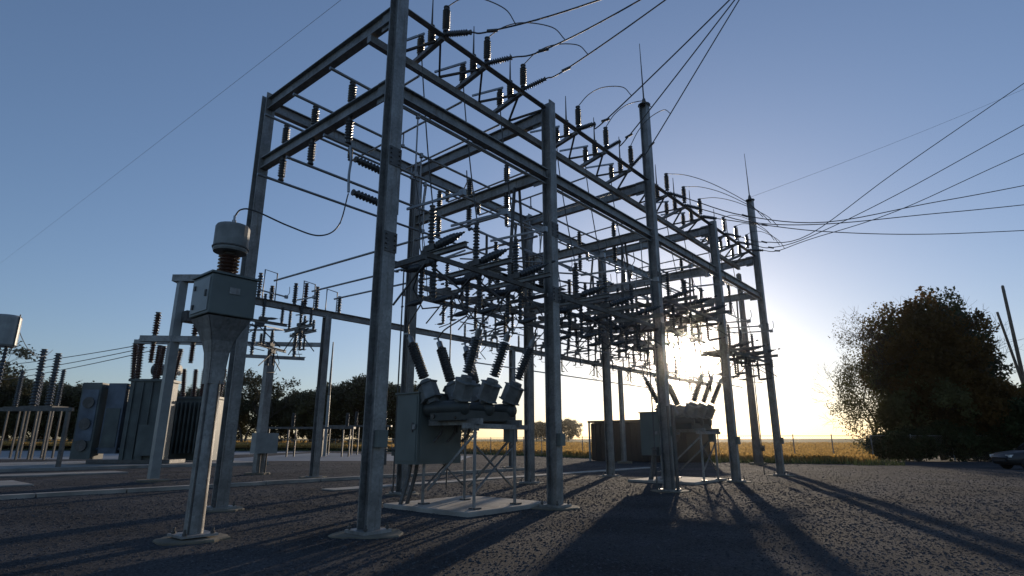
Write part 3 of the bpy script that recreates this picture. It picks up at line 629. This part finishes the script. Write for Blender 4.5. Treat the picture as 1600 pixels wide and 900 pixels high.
for i, x in enumerate((10.1, 11.6, 21.5, 23.0, 25.8, 27.4, 29.0, 31.0, 33.0, 35.0, 37.5, 40.0, 43.2, 45.6, 48.0, 50.4)):
    wh = 'left of its first post' if i < 2 else 'behind the gantry'
    switch((x, YC-.1, ZC-.75 if i < 2 else ZC+.55*(i % 2)), f'disconnect switch carried by the low beam {wh}, {CO[i] if i < 8 else ["ninth", "tenth", "eleventh", "twelfth", "thirteenth", "fourteenth", "fifteenth", "sixteenth"][i-8]} from left', 'switches on the low beam', .0 if i % 2 else math.pi/2, .9, .75, .6, 2)
for j, z in enumerate((5.3, 7.35, 8.3)):
    b = MB((21, YC, z)); b.tube((20.5, YC+.4*j-.3, z), (52, YC+.4*j-.3, z), .034)
    tag(b.build('bus_pipe', M['alum']), f'{["lowest", "middle", "highest"][j]} bus pipe along the low beam far behind the gantry', 'bus pipe', 'buses along the low beam')

# separate slender pole behind the last front column
t = thing('steel_pole', (39.5, 12.9, 0), 'tall slender steel pole standing just behind the fifth front column', 'pole')
MB((39.5, 12.9, 0)).lathe([(.27, .12), (.24, 4), (.17, 12.6), (.03, 12.7)], (39.5, 12.9, 0), n=12).build('shaft', M['galv_dark'], t)
MB((39.5, 12.9, 0)).bar((38.6, 12.6, 12.0), (40.4, 13.2, 12.0), .12, .14).build('crossarm', M['galv_dark'], t)

# ------------------------------------------------------------------ left yard equipment
# pale post with box arm
t = thing('bus_support', (8.17, 23.46, 0), 'pale bus support post with box crossarm left of the instrument transformer', 'bus support'); O = (8.17, 23.46, 0)
MB(O).box((8.17, 23.46, 3.75), (.30, .30, 7.2)).build('post', M['paint_light'], t)
MB(O).bar((7.95, 23.7, 7.45), (9.7, 21.6, 7.45), .34, .26).build('crossarm', M['galv'], t)
MB(O).bar((7.3, 24.2, 5.1), (9.5, 22.0, 5.1), .20, .22).build('crossarm', M['galv'], t)
for j, (dx, dy) in enumerate(((-.5, .5), (.5, -.5), (1.0, -1.0))):
    insulator_part(t, (dx, dy, 5.22), (0, 0, 1), .9, .13, 8, 'porc_brown'); insulator_part(t, (dx, dy, 4.98), (0, 0, -1), .75, .11, 7, 'porc_brown')
MB(O).box((8.5, 23.1, 5.95), (.5, .5, .4)).build('terminal_box', M['galv_dark'], t)
# post with control box
t = thing('switch_stand', (12.9, 25.32, 0), 'slim switch stand with small control box beside the low beam post', 'switch stand'); O = (12.9, 25.32, 0)
MB(O).box((12.9, 25.32, 2.6), (.34, .34, 4.95)).build('post', M['galv'], t)
MB(O).box((12.9, 24.98, 1.35), (1.0, .42, .85)).build('control_box', M['paint_light'], t)
for d in (-.14, .14): MB(O).tube((12.9+d, 24.98, .1), (12.9+d, 24.98, .93), .04).build('conduit', M['galv_dark'], t)
MB(O).bar((12.0, 25.8, 5.12), (14.2, 24.6, 5.12), .16, .14).build('crossarm', M['galv'], t)
for j, dx in enumerate((-.7, 0, .9)):
    insulator_part(t, (dx, -.5*dx, 5.2), (0, 0, 1), 1.0, .10, 8, 'porc_grey')
MB(O).bar((12.0, 25.8, 6.3), (14.4, 24.5, 6.5), .07, .08).build('blade', M['alum'], t)
# tilted switch group under the low beam
for k, (x, y, z) in enumerate(((12.9, 22.6, 5.9), (11.8, 23.2, 5.2))):
    switch((x, y, z), f'{["upper", "lower"][k]} disconnect switch hung beside the low beam post', 'switches by the low beam post', R(-60) if k else 0., .6, .6, .4, 1)

# power transformer
t = thing('power_transformer', (12.0, 40.0, 0), 'large grey power transformer with radiators and brown bushings at far left', 'transformer', None, (0, 0, R(-47))); B = lambda: MB()
B().box((1.35, 0, 2.55), (2.1, 1.3, 4.6)).build('tank', M['paint_tank'], t)
for i in range(4): B().box((.55+i*.53, -.70, 2.55), (.06, .10, 4.5)).build('stiffener', M['paint_tank'], t)
B().box((1.35, 0, 4.92), (2.3, 1.5, .14)).build('cover', M['paint_tank'], t)
B().box((1.9, -.98, 1.5), (.9, .4, 1.7)).build('control_cabinet', M['paint_tank'], t)
B().box((1.0, 0, .32), (4.6, 1.8, .2)).build('skid', M['galv_dark'], t)
B().box((-1.75, -.2, 2.6), (1.1, 1.2, 4.3)).build('cooler_box', M['paint_tank'], t); B().box((-.5, 0, 2.75), (1.0, 1.0, 4.0)).build('cooler_box', M['paint_blue'], t)
B().box((-1.75, -.82, 2.9), (.9, .04, 2.9)).build('access_panel', M['paint_blue'], t); B().box((-.5, -.52, 2.2), (.8, .04, 2.2)).build('access_panel', M['paint_tank'], t)
for z in (1.2, 2.4, 3.6): B().tube((-1.75, -.86, z), (-1.75, -.92, z), .32, n=14).build('fan', M['galv_dark'], t)
B().tube((-2.4, -.3, 4.5), (.25, -.3, 4.5), .09).build('header_pipe', M['paint_blue'], t); B().tube((-2.4, -.3, 1.0), (.25, -.3, 1.0), .09).build('header_pipe', M['paint_blue'], t)
for i, (x, y, h_) in enumerate(((-.2, .4, 2.3), (.6, -.6, 2.4), (1.0, .5, 2.2), (1.7, -.5, 2.0), (2.1, .5, 2.0), (2.3, -.5, 1.7))):
    insulator_part(t, (x, y, 4.98), (.05*(i-2), 0, 1), h_, .21, 14, 'porc_brown', 'bushing')
B().tube((.6, .95, 5.7), (2.2, .95, 5.7), .33, n=14).build('conservator', M['paint_tank'], t)
for x in (.8, 2.0): B().bar((x, .6, 4.9), (x, .9, 5.45), .1, .1).build('conservator_bracket', M['galv'], t)
t = thing('power_transformer', (16.6, 41.4, 0), 'dark smaller transformer partly hidden behind the pale bus support post', 'transformer', None, (0, 0, R(-47)))
B().box((0, 0, 2.2), (2.8, 1.3, 3.9)).build('tank', M['paint_tank'], t)
B().box((0, 0, 4.22), (3.0, 1.5, .14)).build('cover', M['paint_tank'], t)
fin2 = MB().box((0, 0, 2.3), (.10, .8, 3.2)).mesh('radiator_fin', M['paint_tank'])
for i in range(10): put('radiator_fin', fin2, t, (-1.25+i*.27, -1.1, 0))
for i in range(5): insulator_part(t, (-1.2+i*.6, .2*(i % 2), 4.28), (.04*(i-2), 0, 1), 1.9, .19, 12, 'porc_brown', 'bushing')
# beam frame with bus carrying pipe to transformer
b = MB((9, 38, 6)); b.bar((10.6, 36.0, 6.7), (18.0, 29.0, 6.7), .22, .22); tag(b.build('bus_duct', M['galv']), 'heavy bus duct running over the transformer tops', 'bus duct')
# far insulator stands
def stand(p, rz, n_, label, h0=3.4, hi=3.4, sp=1.9, grp='tall insulator stands', ri=.19):
    t = thing('insulator_stand', (*p, 0), label, 'insulator stand', grp, (0, 0, rz)); w_ = sp*(n_-1)
    for i in range(n_):
        for y in (-.3, .3): MB().bar((i*sp+y*.8, y, .05), (i*sp+y*.8, y, h0), .13, .13).build('leg', M['galv_dark'], t)
    MB().box((w_/2, 0, h0+.10), (w_+1.5, .8, .18)).build('table', M['galv_dark'], t)
    for i in range(n_): insulator_part(t, (i*sp, 0, h0+.2), (0, 0, 1), hi*(1-.08*(i % 2)), ri, 18, 'porc_grey')
RZ = AZ-math.pi/2
stand(rg(-38.6, 47.5), RZ-.1, 2, 'stand with two stout tall insulators left of the large transformer', 4.0, 4.6, 1.35, ri=.30)
stand(rg(-43.8, 52.0), RZ-.1, 3, 'farther stand with three insulators behind the line trap', 4.2, 3.2, 2.0, ri=.22)
stand(rg(-23.6, 57), RZ, 4, 'low pale insulator stand seen between the low beam posts', 2.6, 1.4, 2.6, 'low stands')
stand(rg(-20.5, 66), RZ, 3, 'low pale insulator stand farther back between the low beam posts', 3.0, 1.6, 3.2, 'low stands')
for j, z in enumerate((8.6, 7.6, 7.0)):
    p0, p1 = rg(-62, 60+j), rg(-23.3+.5*j, 35.9); b = MB((*p0, z)); b.path(sag((*p0, z), (*p1, 7.25-.15*j), .45), .026)
    tag(b.build('bus_wire', M['cable']), f"{('upper', 'middle', 'lower')[j]} of three level wires crossing behind the stout insulators", 'wire', 'level wires at far left')
ap = [rg(*q) for q in ((-82, 52), (-33, 50), (-29, 88), (-95, 98))]
me = bpy.data.meshes.new('concrete_apron'); me.from_pydata([(x, y, .006) for x, y in ap], [], [(0, 1, 2, 3)]); me.materials.append(M['apron']); struct(put('concrete_apron', me))
ap = [rg(*q) for q in ((-24, 46), (-4, 46), (-4, 62), (-26, 80))]
me = bpy.data.meshes.new('concrete_apron'); me.from_pydata([(x, y, .006) for x, y in ap], [], [(0, 1, 2, 3)]); me.materials.append(M['apron']); struct(put('concrete_apron', me))
# line trap drum at the left edge
x, y = rg(-26.9, 30); t = thing('line_trap', (x, y, 0), 'drum-shaped line trap on a slender insulator at the left picture edge', 'line trap', None, (0, 0, RZ))
MB().bar((0, 0, .05), (0, 0, 3.0), .18, .18).build('post', M['galv_dark'], t)
MB().bar((-2.5, 0, 3.0), (4.6, 0, 3.0), .16, .18).build('beam', M['galv_dark'], t); MB().bar((4.4, 0, .05), (4.4, 0, 2.9), .16, .16).build('post', M['galv_dark'], t)
insulator_part(t, (.5, 0, 3.1), (0, 0, 1), 3.1, .13, 16, 'porc_grey')
d_ = MB().lathe([(.02, 6.2), (.54, 6.22), (.60, 6.3), (.60, 7.75), (.54, 7.85), (.02, 7.87)], (.25, 0, 0), n=22, smooth=False).build('drum', M['paint_light'], t)
for a in (0, 1.57, 3.14, 4.71): MB().tube((.25+.62*math.cos(a), .62*math.sin(a), 6.15), (.25+.62*math.cos(a), .62*math.sin(a), 7.92), .03).build('tie_rod', M['galv_dark'], d_)
p0, p1 = (*rg(-26.3, 30), 7.75), (*rg(-37.9, 47.5), 8.75); b = MB(p0); b.path(sag(p0, p1, 1.2), .022)
tag(b.build('span_wire', M['cable']), 'sagging wire from the line trap drum towards the stout insulators', 'wire')
x, y = rg(-18.7, 60); t = thing('steel_pole', (x, y, 0), 'thin pale lightning mast between the low beam post and first front column', 'pole')
MB((x, y, 0)).tube((x, y, .03), (x, y, 6.0), .17, .14, 10).build('lower_shaft', M['paint_light'], t); MB((x, y, 0)).tube((x, y, 6.0), (x, y, 11.5), .13, .06, 10).build('upper_shaft', M['galv_dark'], t)

# ------------------------------------------------------------------ brown metal building
O = (39.5, 25.4, 0); t = thing('metal_building', O, 'low dark brown metal building behind the gantry', 'building')
ylen = 7.85; MB(O).box((41.6, 25.4-ylen/2, 1.42), (4.0, ylen-.1, 2.8)).build('wall', M['brown_metal'], t)
pm = MB().box((0, 0, 0), (.03, .86, 2.72)).box((-.03, -.40, 0), (.05, .05, 2.72)).box((-.03, 0, 0), (.05, .05, 2.72)).mesh('wall_panel', M['brown_metal'])
for i in range(9): put('wall_panel', pm, t, (.07, -.42-i*.868, 1.42))
pm2 = MB().box((0, 0, 0), (.96, .03, 2.72)).box((-.4, .03, 0), (.05, .05, 2.72)).mesh('wall_panel', M['brown_metal'])
for i in range(4): put('wall_panel', pm2, t, (.62+i*.98, -.03, 1.42))
MB(O).box((41.6, 25.4-ylen/2, 2.92), (4.5, ylen+.35, .14)).build('roof', M['brown_metal'], t)
MB(O).box((39.4, 25.46, 1.4), (.10, .12, 2.9)).build('corner_trim', M['paint_light'], t)

# ------------------------------------------------------------------ chain-link fence along the field
def fence(pts, label, h=1.85):
    t = thing('chain_link_fence', (*pts[0], 0), label, 'fence', 'perimeter fences'); O = (*pts[0], 0)
    for (x0, y0), (x1, y1) in zip(pts[:-1], pts[1:]):
        L = math.hypot(x1-x0, y1-y0); n_ = max(1, round(L/3)); dx, dy = (x1-x0)/L, (y1-y0)/L
        for i in range(n_): 
            px, py = x0+dx*L*i/n_, y0+dy*L*i/n_
            MB(O).tube((px, py, 0), (px, py, h+.12), .04, n=6).build('post', M['galv'], t)
        MB(O).tube((x0, y0, h), (x1, y1, h), .022, n=6).build('top_rail', M['galv'], t)
        st = .16; n2 = int(L/st); k = np.arange(-int(h/st), n2); va = []
        for sgn in (1, -1):
            s0 = k*st; s1 = s0+h; zz0 = np.zeros(len(k)); zz1 = np.full(len(k), h)
            lo = np.clip(-s0, 0, h); hi = np.clip(L-s0, 0, h); ok = hi > lo; s0_, lo_, hi_ = s0[ok], lo[ok], hi[ok]
            for e in (0, 1):
                pass
            A = np.stack([x0+dx*(s0_+lo_), y0+dy*(s0_+lo_), lo_ if sgn > 0 else h-lo_], -1); Bq = np.stack([x0+dx*(s0_+hi_), y0+dy*(s0_+hi_), hi_ if sgn > 0 else h-hi_], -1)
            off = np.array([-dy*.004, dx*.004, 0]); of2 = np.array([0, 0, .006])
            va.append(np.stack([A, Bq, Bq+of2, A+of2], 1)); va.append(np.stack([A+off, Bq+off, Bq+off+of2, A+off+of2], 1))
        va = np.concatenate(va).reshape(-1, 3)-np.array(O); o = put('wire_mesh', np_mesh('wire_mesh', va, np.arange(len(va)).reshape(-1, 4), M['galv']), t)
fence([rg(75, 44.8), rg(27, 45.0), rg(16, 46.5), rg(5, 60.5), rg(-10, 80.5)], 'chain-link fence with steel posts along the golden field on the right')
fence([rg(-10.5, 81), rg(-35, 110.5), rg(-108, 120)], 'distant chain-link fence in front of the dark tree line on the left')

# ------------------------------------------------------------------ trees
def grow_tree(seed, H, spread, lev, nch, trunk_r, lpt, lsize, lrad, leaf, up=.55, first=.25, sparse=1.0, fill=None, keep_tips=True):
    g = np.random.default_rng(seed); segs = []; tips = []
    def go(p, d, L, r, l):
        e = p.copy(); k = 3; pts = [p.copy()]
        for j in range(k):
            d = d+g.normal(0, .13, 3); d[2] += .04; d /= np.linalg.norm(d); e = e+d*L/k; pts.append(e.copy())
        segs.append((pts, r, r*.62, l))
        if l == 0: tips.append((e.copy(), d)); tips.append((pts[2], d)); return
        m = nch+(g.random() < .5)
        for c in range(m):
            ph = 2*math.pi*(c+g.uniform(-.3, .3))/m; a = g.uniform(.45, .95)*spread
            u = np.cross(d, [0.3, .2, .9]); u /= np.linalg.norm(u)+1e-9; v = np.cross(d, u)
            nd = d*math.cos(a)+(u*math.cos(ph)+v*math.sin(ph))*math.sin(a); nd[2] += up*.25; nd /= np.linalg.norm(nd)
            st = pts[-1] if c else pts[-1]
            if c > 0 and g.random() < .5: st = pts[g.integers(1, 3)]
            go(st, nd, L*g.uniform(.66, .86), r*.58, l-1)
    go(np.zeros(3), np.array([0, 0, 1.]), first, .02, lev)
    T = np.array([t[0] for t in tips]); s = H/ (T[:, 2].max()*1.04)
    tb = MB()
    for pts, r0, r1, l in segs:
        rr = trunk_r*(.58**(lev-l)); rr = max(rr, .009)
        tb.path([tuple(q*s) for q in pts], [rr, rr*.9, rr*.8, rr*.66], 5 if l > 1 else 3)
    T = T*s
    if fill:                                   # clumps spread through the crown's volume
        nc, rx, z0, z1 = fill; q = g.normal(0, 1, (nc, 3)); q /= np.linalg.norm(q, axis=1, keepdims=True)
        lump = 1+.22*np.sin(q[:, 0]*4.1+seed)+.18*np.sin(q[:, 1]*5.3+q[:, 2]*4.7+seed*2)
        rad_ = g.uniform(.35, 1, nc)**.5*lump*.9; zc = z0+(z1-z0)*.54
        hz_ = np.where(q[:, 2] > 0, z1-zc, zc-z0); Cq = np.stack([q[:, 0]*rad_*rx, q[:, 1]*rad_*rx, zc+q[:, 2]*rad_*hz_], -1)
        Cq[:, 2] = np.maximum(Cq[:, 2], .25); T = np.concatenate([T, Cq, Cq]) if keep_tips else Cq
    n_ = int(len(T)*lpt*sparse); ix = g.integers(0, len(T), n_)
    off = g.normal(0, 1, (n_, 3)); off *= (lrad*g.random((n_, 1))**.5)/np.linalg.norm(off, axis=1, keepdims=True)
    c = T[ix]+off; a = g.normal(0, 1, (n_, 3)); a /= np.linalg.norm(a, axis=1, keepdims=True); bq = np.cross(a, g.normal(0, 1, (n_, 3))); bq /= np.linalg.norm(bq, axis=1, keepdims=True)
    sz_ = lsize*g.uniform(.55, 1.25, (n_, 1)); a *= sz_; bq *= sz_*.55
    vv = np.stack([c-a, c+bq, c+a, c-bq], 1).reshape(-1, 3)
    return tb.mesh('trunk', M['bark']), np_mesh('crown', vv, np.arange(4*n_).reshape(-1, 4), M[leaf])
def tree(p, tm, label, group, rz=0, sc=1., name='tree', z=0):
    t = thing(name, (*p, z), label, 'tree', group, (0, 0, rz)); t.scale = sc if isinstance(sc, tuple) else (sc,)*3
    put('trunk', tm[0], t); put('crown', tm[1], t); return t
g_ = 'trees at the right edge of the yard'
tree(rg(32.2, 50.5), grow_tree(3, 14.2, .80, 7, 2, .20, 34, .095, .8, 'leaf_yellow', .5, .12, fill=(230, 3.3, .4, 13.2), keep_tips=False), 'thin half-bare tree with fine twigs at the left of the right-hand clump', g_)
tree(rg(30.2, 50.5), grow_tree(8, 10.2, .85, 7, 2, .16, 34, .095, .75, 'leaf_yellow', .35, .07, fill=(240, 2.9, .2, 9.2), keep_tips=False), 'lower half-bare tree at the left end of the right-hand clump', g_, 1.9)
tree(rg(34.8, 48.6), grow_tree(11, 11.6, .7, 6, 2, .30, 85, .17, .8, 'leaf_olive', .5, .16, fill=(460, 4.2, .3, 13.6), keep_tips=False), 'full olive and orange tree in the middle of the right-hand clump', g_, .6)
tree(rg(32.2, 48.0), grow_tree(19, 7.0, .95, 6, 2, .20, 22, .14, .6, 'leaf_yellow', .3, .10, fill=(170, 2.7, .1, 5.6)), 'low bushy tree at the foot of the right-hand clump', g_, 2.0)
tree(rg(38.0, 50.5), grow_tree(27, 12.4, .7, 6, 2, .32, 80, .17, .8, 'leaf_dark', .5, .16, fill=(420, 4.3, .4, 13.6), keep_tips=False), 'tall dark green tree right of the olive one', g_, 1.1)
tree(rg(42.4, 50.5), grow_tree(31, 6.0, .9, 6, 2, .28, 40, .17, .75, 'leaf_dark', .4, .12, fill=(200, 3.0, .3, 5.2)), 'shorter dark tree at the right picture edge behind the car', g_, 2.6)
tree(rg(35.8, 46.6), grow_tree(33, 7.0, 1.0, 6, 2, .20, 40, .15, .65, 'leaf_olive', .3, .08, fill=(260, 3.8, .1, 6.6)), 'low rusty tree in front of the right-hand clump', g_, .3)
tree(rg(39.6, 46.0), grow_tree(35, 5.5, 1.0, 6, 2, .18, 40, .15, .6, 'leaf_dark', .3, .08, fill=(220, 3.2, .1, 4.6)), 'lowest dark tree beside the car at the right', g_, 1.3)
sh = grow_tree(71, 2.6, 1.0, 5, 2, .06, 30, .10, .4, 'leaf_dark', .3, .06, fill=(120, 1.7, .05, 2.2))
for j, r_ in enumerate((28.4, 31.0, 33.6, 36.3, 39.0, 41.6)):
    o = tree(rg(r_, 45.4+.5*(j % 2)), sh, f'low dark shrub behind the fence, {ORD[j] if j < 5 else "sixth"} from the left under the right-hand trees', 'shrubs under the right-hand trees', 1.3*j, (1.1, 1.1, .8+.15*(j % 3)), 'shrub'); o['category'] = 'shrub'
far = [grow_tree(s, 15, .82, 4, 3, .34, 22, .36, 1.2, 'leaf_far', .5, .2, fill=(170, (5.4, 6.4, 4.8)[j], .6, (14, 12.5, 15)[j])) for j, s in enumerate((41, 47, 53))]
far += [grow_tree(61, 17, .62, 5, 2, .30, 14, .30, 1.0, 'leaf_far', .7, .35)]
g2 = np.random.default_rng(5)
def fz_(d): return .03+max(0, min(1, (d-50)/350))**1.1*3.2
spots = []; cnt = {}; NTH = ['first', 'second', 'third', 'fourth', 'fifth', 'sixth', 'seventh', 'eighth', 'ninth', 'tenth', 'eleventh']
for px in range(-70, 160, 24): spots.append((px, 150, 1.28 if px < 60 else 1.05, 'in the dark tree line at the far left'))
for px in range(170, 420, 26): spots.append((px, 165, .95, 'in the tree line behind the transformers'))
for px in range(400, 650, 25): spots.append((px, 150, .98 if px > 420 else 1.1, 'in the tree line left of the first front column'))
for px in (655, 690, 730): spots.append((px, 175, .8, 'in the gap between the first two front columns'))
for px in (836, 852, 868, 884): spots.append((px, 260, .62, 'far off beyond the field right of the nearest breaker'))
for j, (px, d, s, lab) in enumerate(spots):
    d *= g2.uniform(.92, 1.1); x = (px-800)/904.5*d*1.02; dist_ = math.hypot(x, d)
    k = int(g2.integers(0, 3)); s *= g2.uniform(.8, 1.15)
    if px < 20 or (380 < px < 430): k = 3
    cnt[lab] = cnt.get(lab, 0)+1
    tree(rg(x, d), far[k], f"{('round', 'broad', 'uneven', 'open')[k]} dark tree, {NTH[cnt[lab]-1]} from left {lab}", 'trees '+lab, float(g2.uniform(0, 6)), (s*1.15, s*1.15, s), z=fz_(dist_)-.1)

# ------------------------------------------------------------------ utility poles at the right
x, y = rg(50.9, 58); t = thing('utility_pole', (x, y, 0), 'wooden utility pole rising behind the trees at the right edge', 'utility pole')
MB((x, y, 0)).tube((x, y, -.05), (x, y, 17.0), .22, .14, 10).build('pole', M['wood'], t)
MB((x, y, 0)).tube((x, y, 16.4), (x, y, 17.1), .16, .10, 10).build('pole_cap', M['galv_dark'], t)
x, y = rg(50.4, 58); t = thing('pole_stub', (x, y, 0), 'leaning wooden stub pole beside the utility pole at the right edge', 'utility pole')
MB((x, y, 0)).tube((x+1.2, y-1.0, -.05), (x-.9, y+.5, 14.2), .16, .11, 8).build('pole', M['wood'], t)

# ------------------------------------------------------------------ car in the shade at the right
def car():
    px, py = rg(25.5, 31.6); t = thing('parked_car', (px, py, 0), 'parked grey car in the shade under the right-hand trees', 'car', None, (0, 0, AZ-math.pi/2-.12))
    # side profile stations: x, lower z, hood or belt z, half width
    st = [(0, .42, .62, .62), (.08, .30, .78, .74), (.35, .24, .86, .83), (1.05, .22, .95, .87), (1.35, .22, .98, .88), (3.3, .22, 1.0, .88), (4.1, .26, 1.0, .85), (4.45, .34, .96, .76), (4.55, .45, .85, .66)]
    b = MB(); n_ = 10; vs_ = []
    for x, z0, z1, w in st:
        m = (z0+z1)/2
        vs_ += [(x, -w*.8, z0), (x, -w*.98, z0+.12), (x, -w, m), (x, -w*.97, z1-.10), (x, -w*.85, z1), (x, w*.85, z1), (x, w*.97, z1-.10), (x, w, m), (x, w*.98, z0+.12), (x, w*.8, z0)]
    fs = [(i*n_+k, i*n_+(k+1) % n_, (i+1)*n_+(k+1) % n_, (i+1)*n_+k) for i in range(len(st)-1) for k in range(n_)]+[tuple(range(n_)), tuple(range(len(vs_)-1, len(vs_)-n_-1, -1))]
    b.add(vs_, fs, True); body = b.build('body', M['car_paint'], t)
    cs = [(1.30, .96, .97, .80), (2.0, .97, 1.40, .70), (2.35, .97, 1.46, .68), (3.3, .97, 1.44, .67), (4.25, .97, 1.02, .74)]
    b = MB(); vs_ = []
    for x, z0, z1, w in cs: vs_ += [(x, -.84, z0), (x, -w, z1), (x, w, z1), (x, .84, z0)]
    b.add(vs_, [(i*4+k, i*4+k+1, (i+1)*4+k+1, (i+1)*4+k) for i in range(4) for k in range(3)], False); b.build('cabin_glass', M['glass'], t)
    b = MB(); rf = [(1.98, 1.405), (2.35, 1.468), (3.3, 1.448), (3.6, 1.33)]
    b.add([(x, s*.70, z) for x, z in rf for s in (-1, 1)]+[(x, s*.70, z-.03) for x, z in rf for s in (-1, 1)], [(0, 1, 3, 2), (2, 3, 5, 4), (4, 5, 7, 6), (8, 10, 11, 9), (10, 12, 13, 11), (12, 14, 15, 13), (0, 2, 10, 8), (2, 4, 12, 10), (4, 6, 14, 12), (1, 9, 11, 3), (3, 11, 13, 5), (5, 13, 15, 7), (0, 8, 9, 1), (6, 7, 15, 14)])
    b.build('roof', M['car_paint'], t)
    for s in (-1, 1):
        for x in (1.45, 2.75): MB().bar((x, s*.87, .96), (x+.5 if x < 2 else x, s*.71, 1.42), .05, .05).build('pillar', M['car_paint'], t)
        MB().box((.16, s*.60, .70), (.22, .30, .13)).build('headlight', M['lamp_glass'], t)
        MB().box((1.55, s*.97, 1.0), (.12, .18, .13)).build('mirror', M['car_paint'], t)
        MB().box((2.1, s*.885, .86), (.16, .02, .03)).build('door_handle', M['galv'], t)
        for x in (.82, 3.65):
            w = MB().lathe([(.20, -.10), (.31, -.10), (.33, -.06), (.33, .06), (.31, .10), (.20, .10)], (0, 0, 0), (0, 1, 0), 18).mesh('wheel', M['rubber'])
            wo_ = put('wheel', w, t, (x, s*.80, .33)); MB().lathe([(.02, -.06), (.20, -.08), (.21, 0), (.20, .08), (.02, .06)], (0, 0, 0), (0, 1, 0), 12).build('rim', M['galv'], wo_)
    MB().box((-.01, 0, .50), (.06, 1.1, .16)).build('grille', M['rubber'], t)
car()

# ------------------------------------------------------------------ shield wires high above
b = MB((0, 0, 0)); p0 = (26.44, YF, 12.5); b.path(sag(p0, (48, -12.0, 26), .4), .006)
tag(b.build('shield_wire', M['cable']), 'thin shield wire rising to the right from the farthest mast', 'wire')
q0 = (*rg(-127, 134), 40.4); q1 = (*rg(10, 5.7), 18.4); b = MB(q0); b.path(sag(q0, q1, .2, 40), .010)
tag(b.build('shield_wire', M['cable']), 'lone thin wire crossing the sky at upper left', 'wire')

# ------------------------------------------------------------------ scattering veil, added to imitate lens glare round the sun
hb = MB((0, 0, 0)); hb.box((40, 30, 17.5), (520, 520, 40)); hm = bpy.data.materials.new('glare_veil'); hm.use_nodes = True
ht = hm.node_tree; ht.nodes.clear(); pv = ht.nodes.new('ShaderNodeVolumePrincipled'); ho = ht.nodes.new('ShaderNodeOutputMaterial')
pv.inputs['Density'].default_value = 0.00034; pv.inputs['Anisotropy'].default_value = 0.985; pv.inputs['Color'].default_value = (.95, .93, .9, 1)
ht.links.new(pv.outputs[0], ho.inputs['Volume'])
o = hb.build('glare_veil', hm); stuff(tag(o, 'thin veil added over the yard to imitate lens glare round the sun', 'glare_veil'))
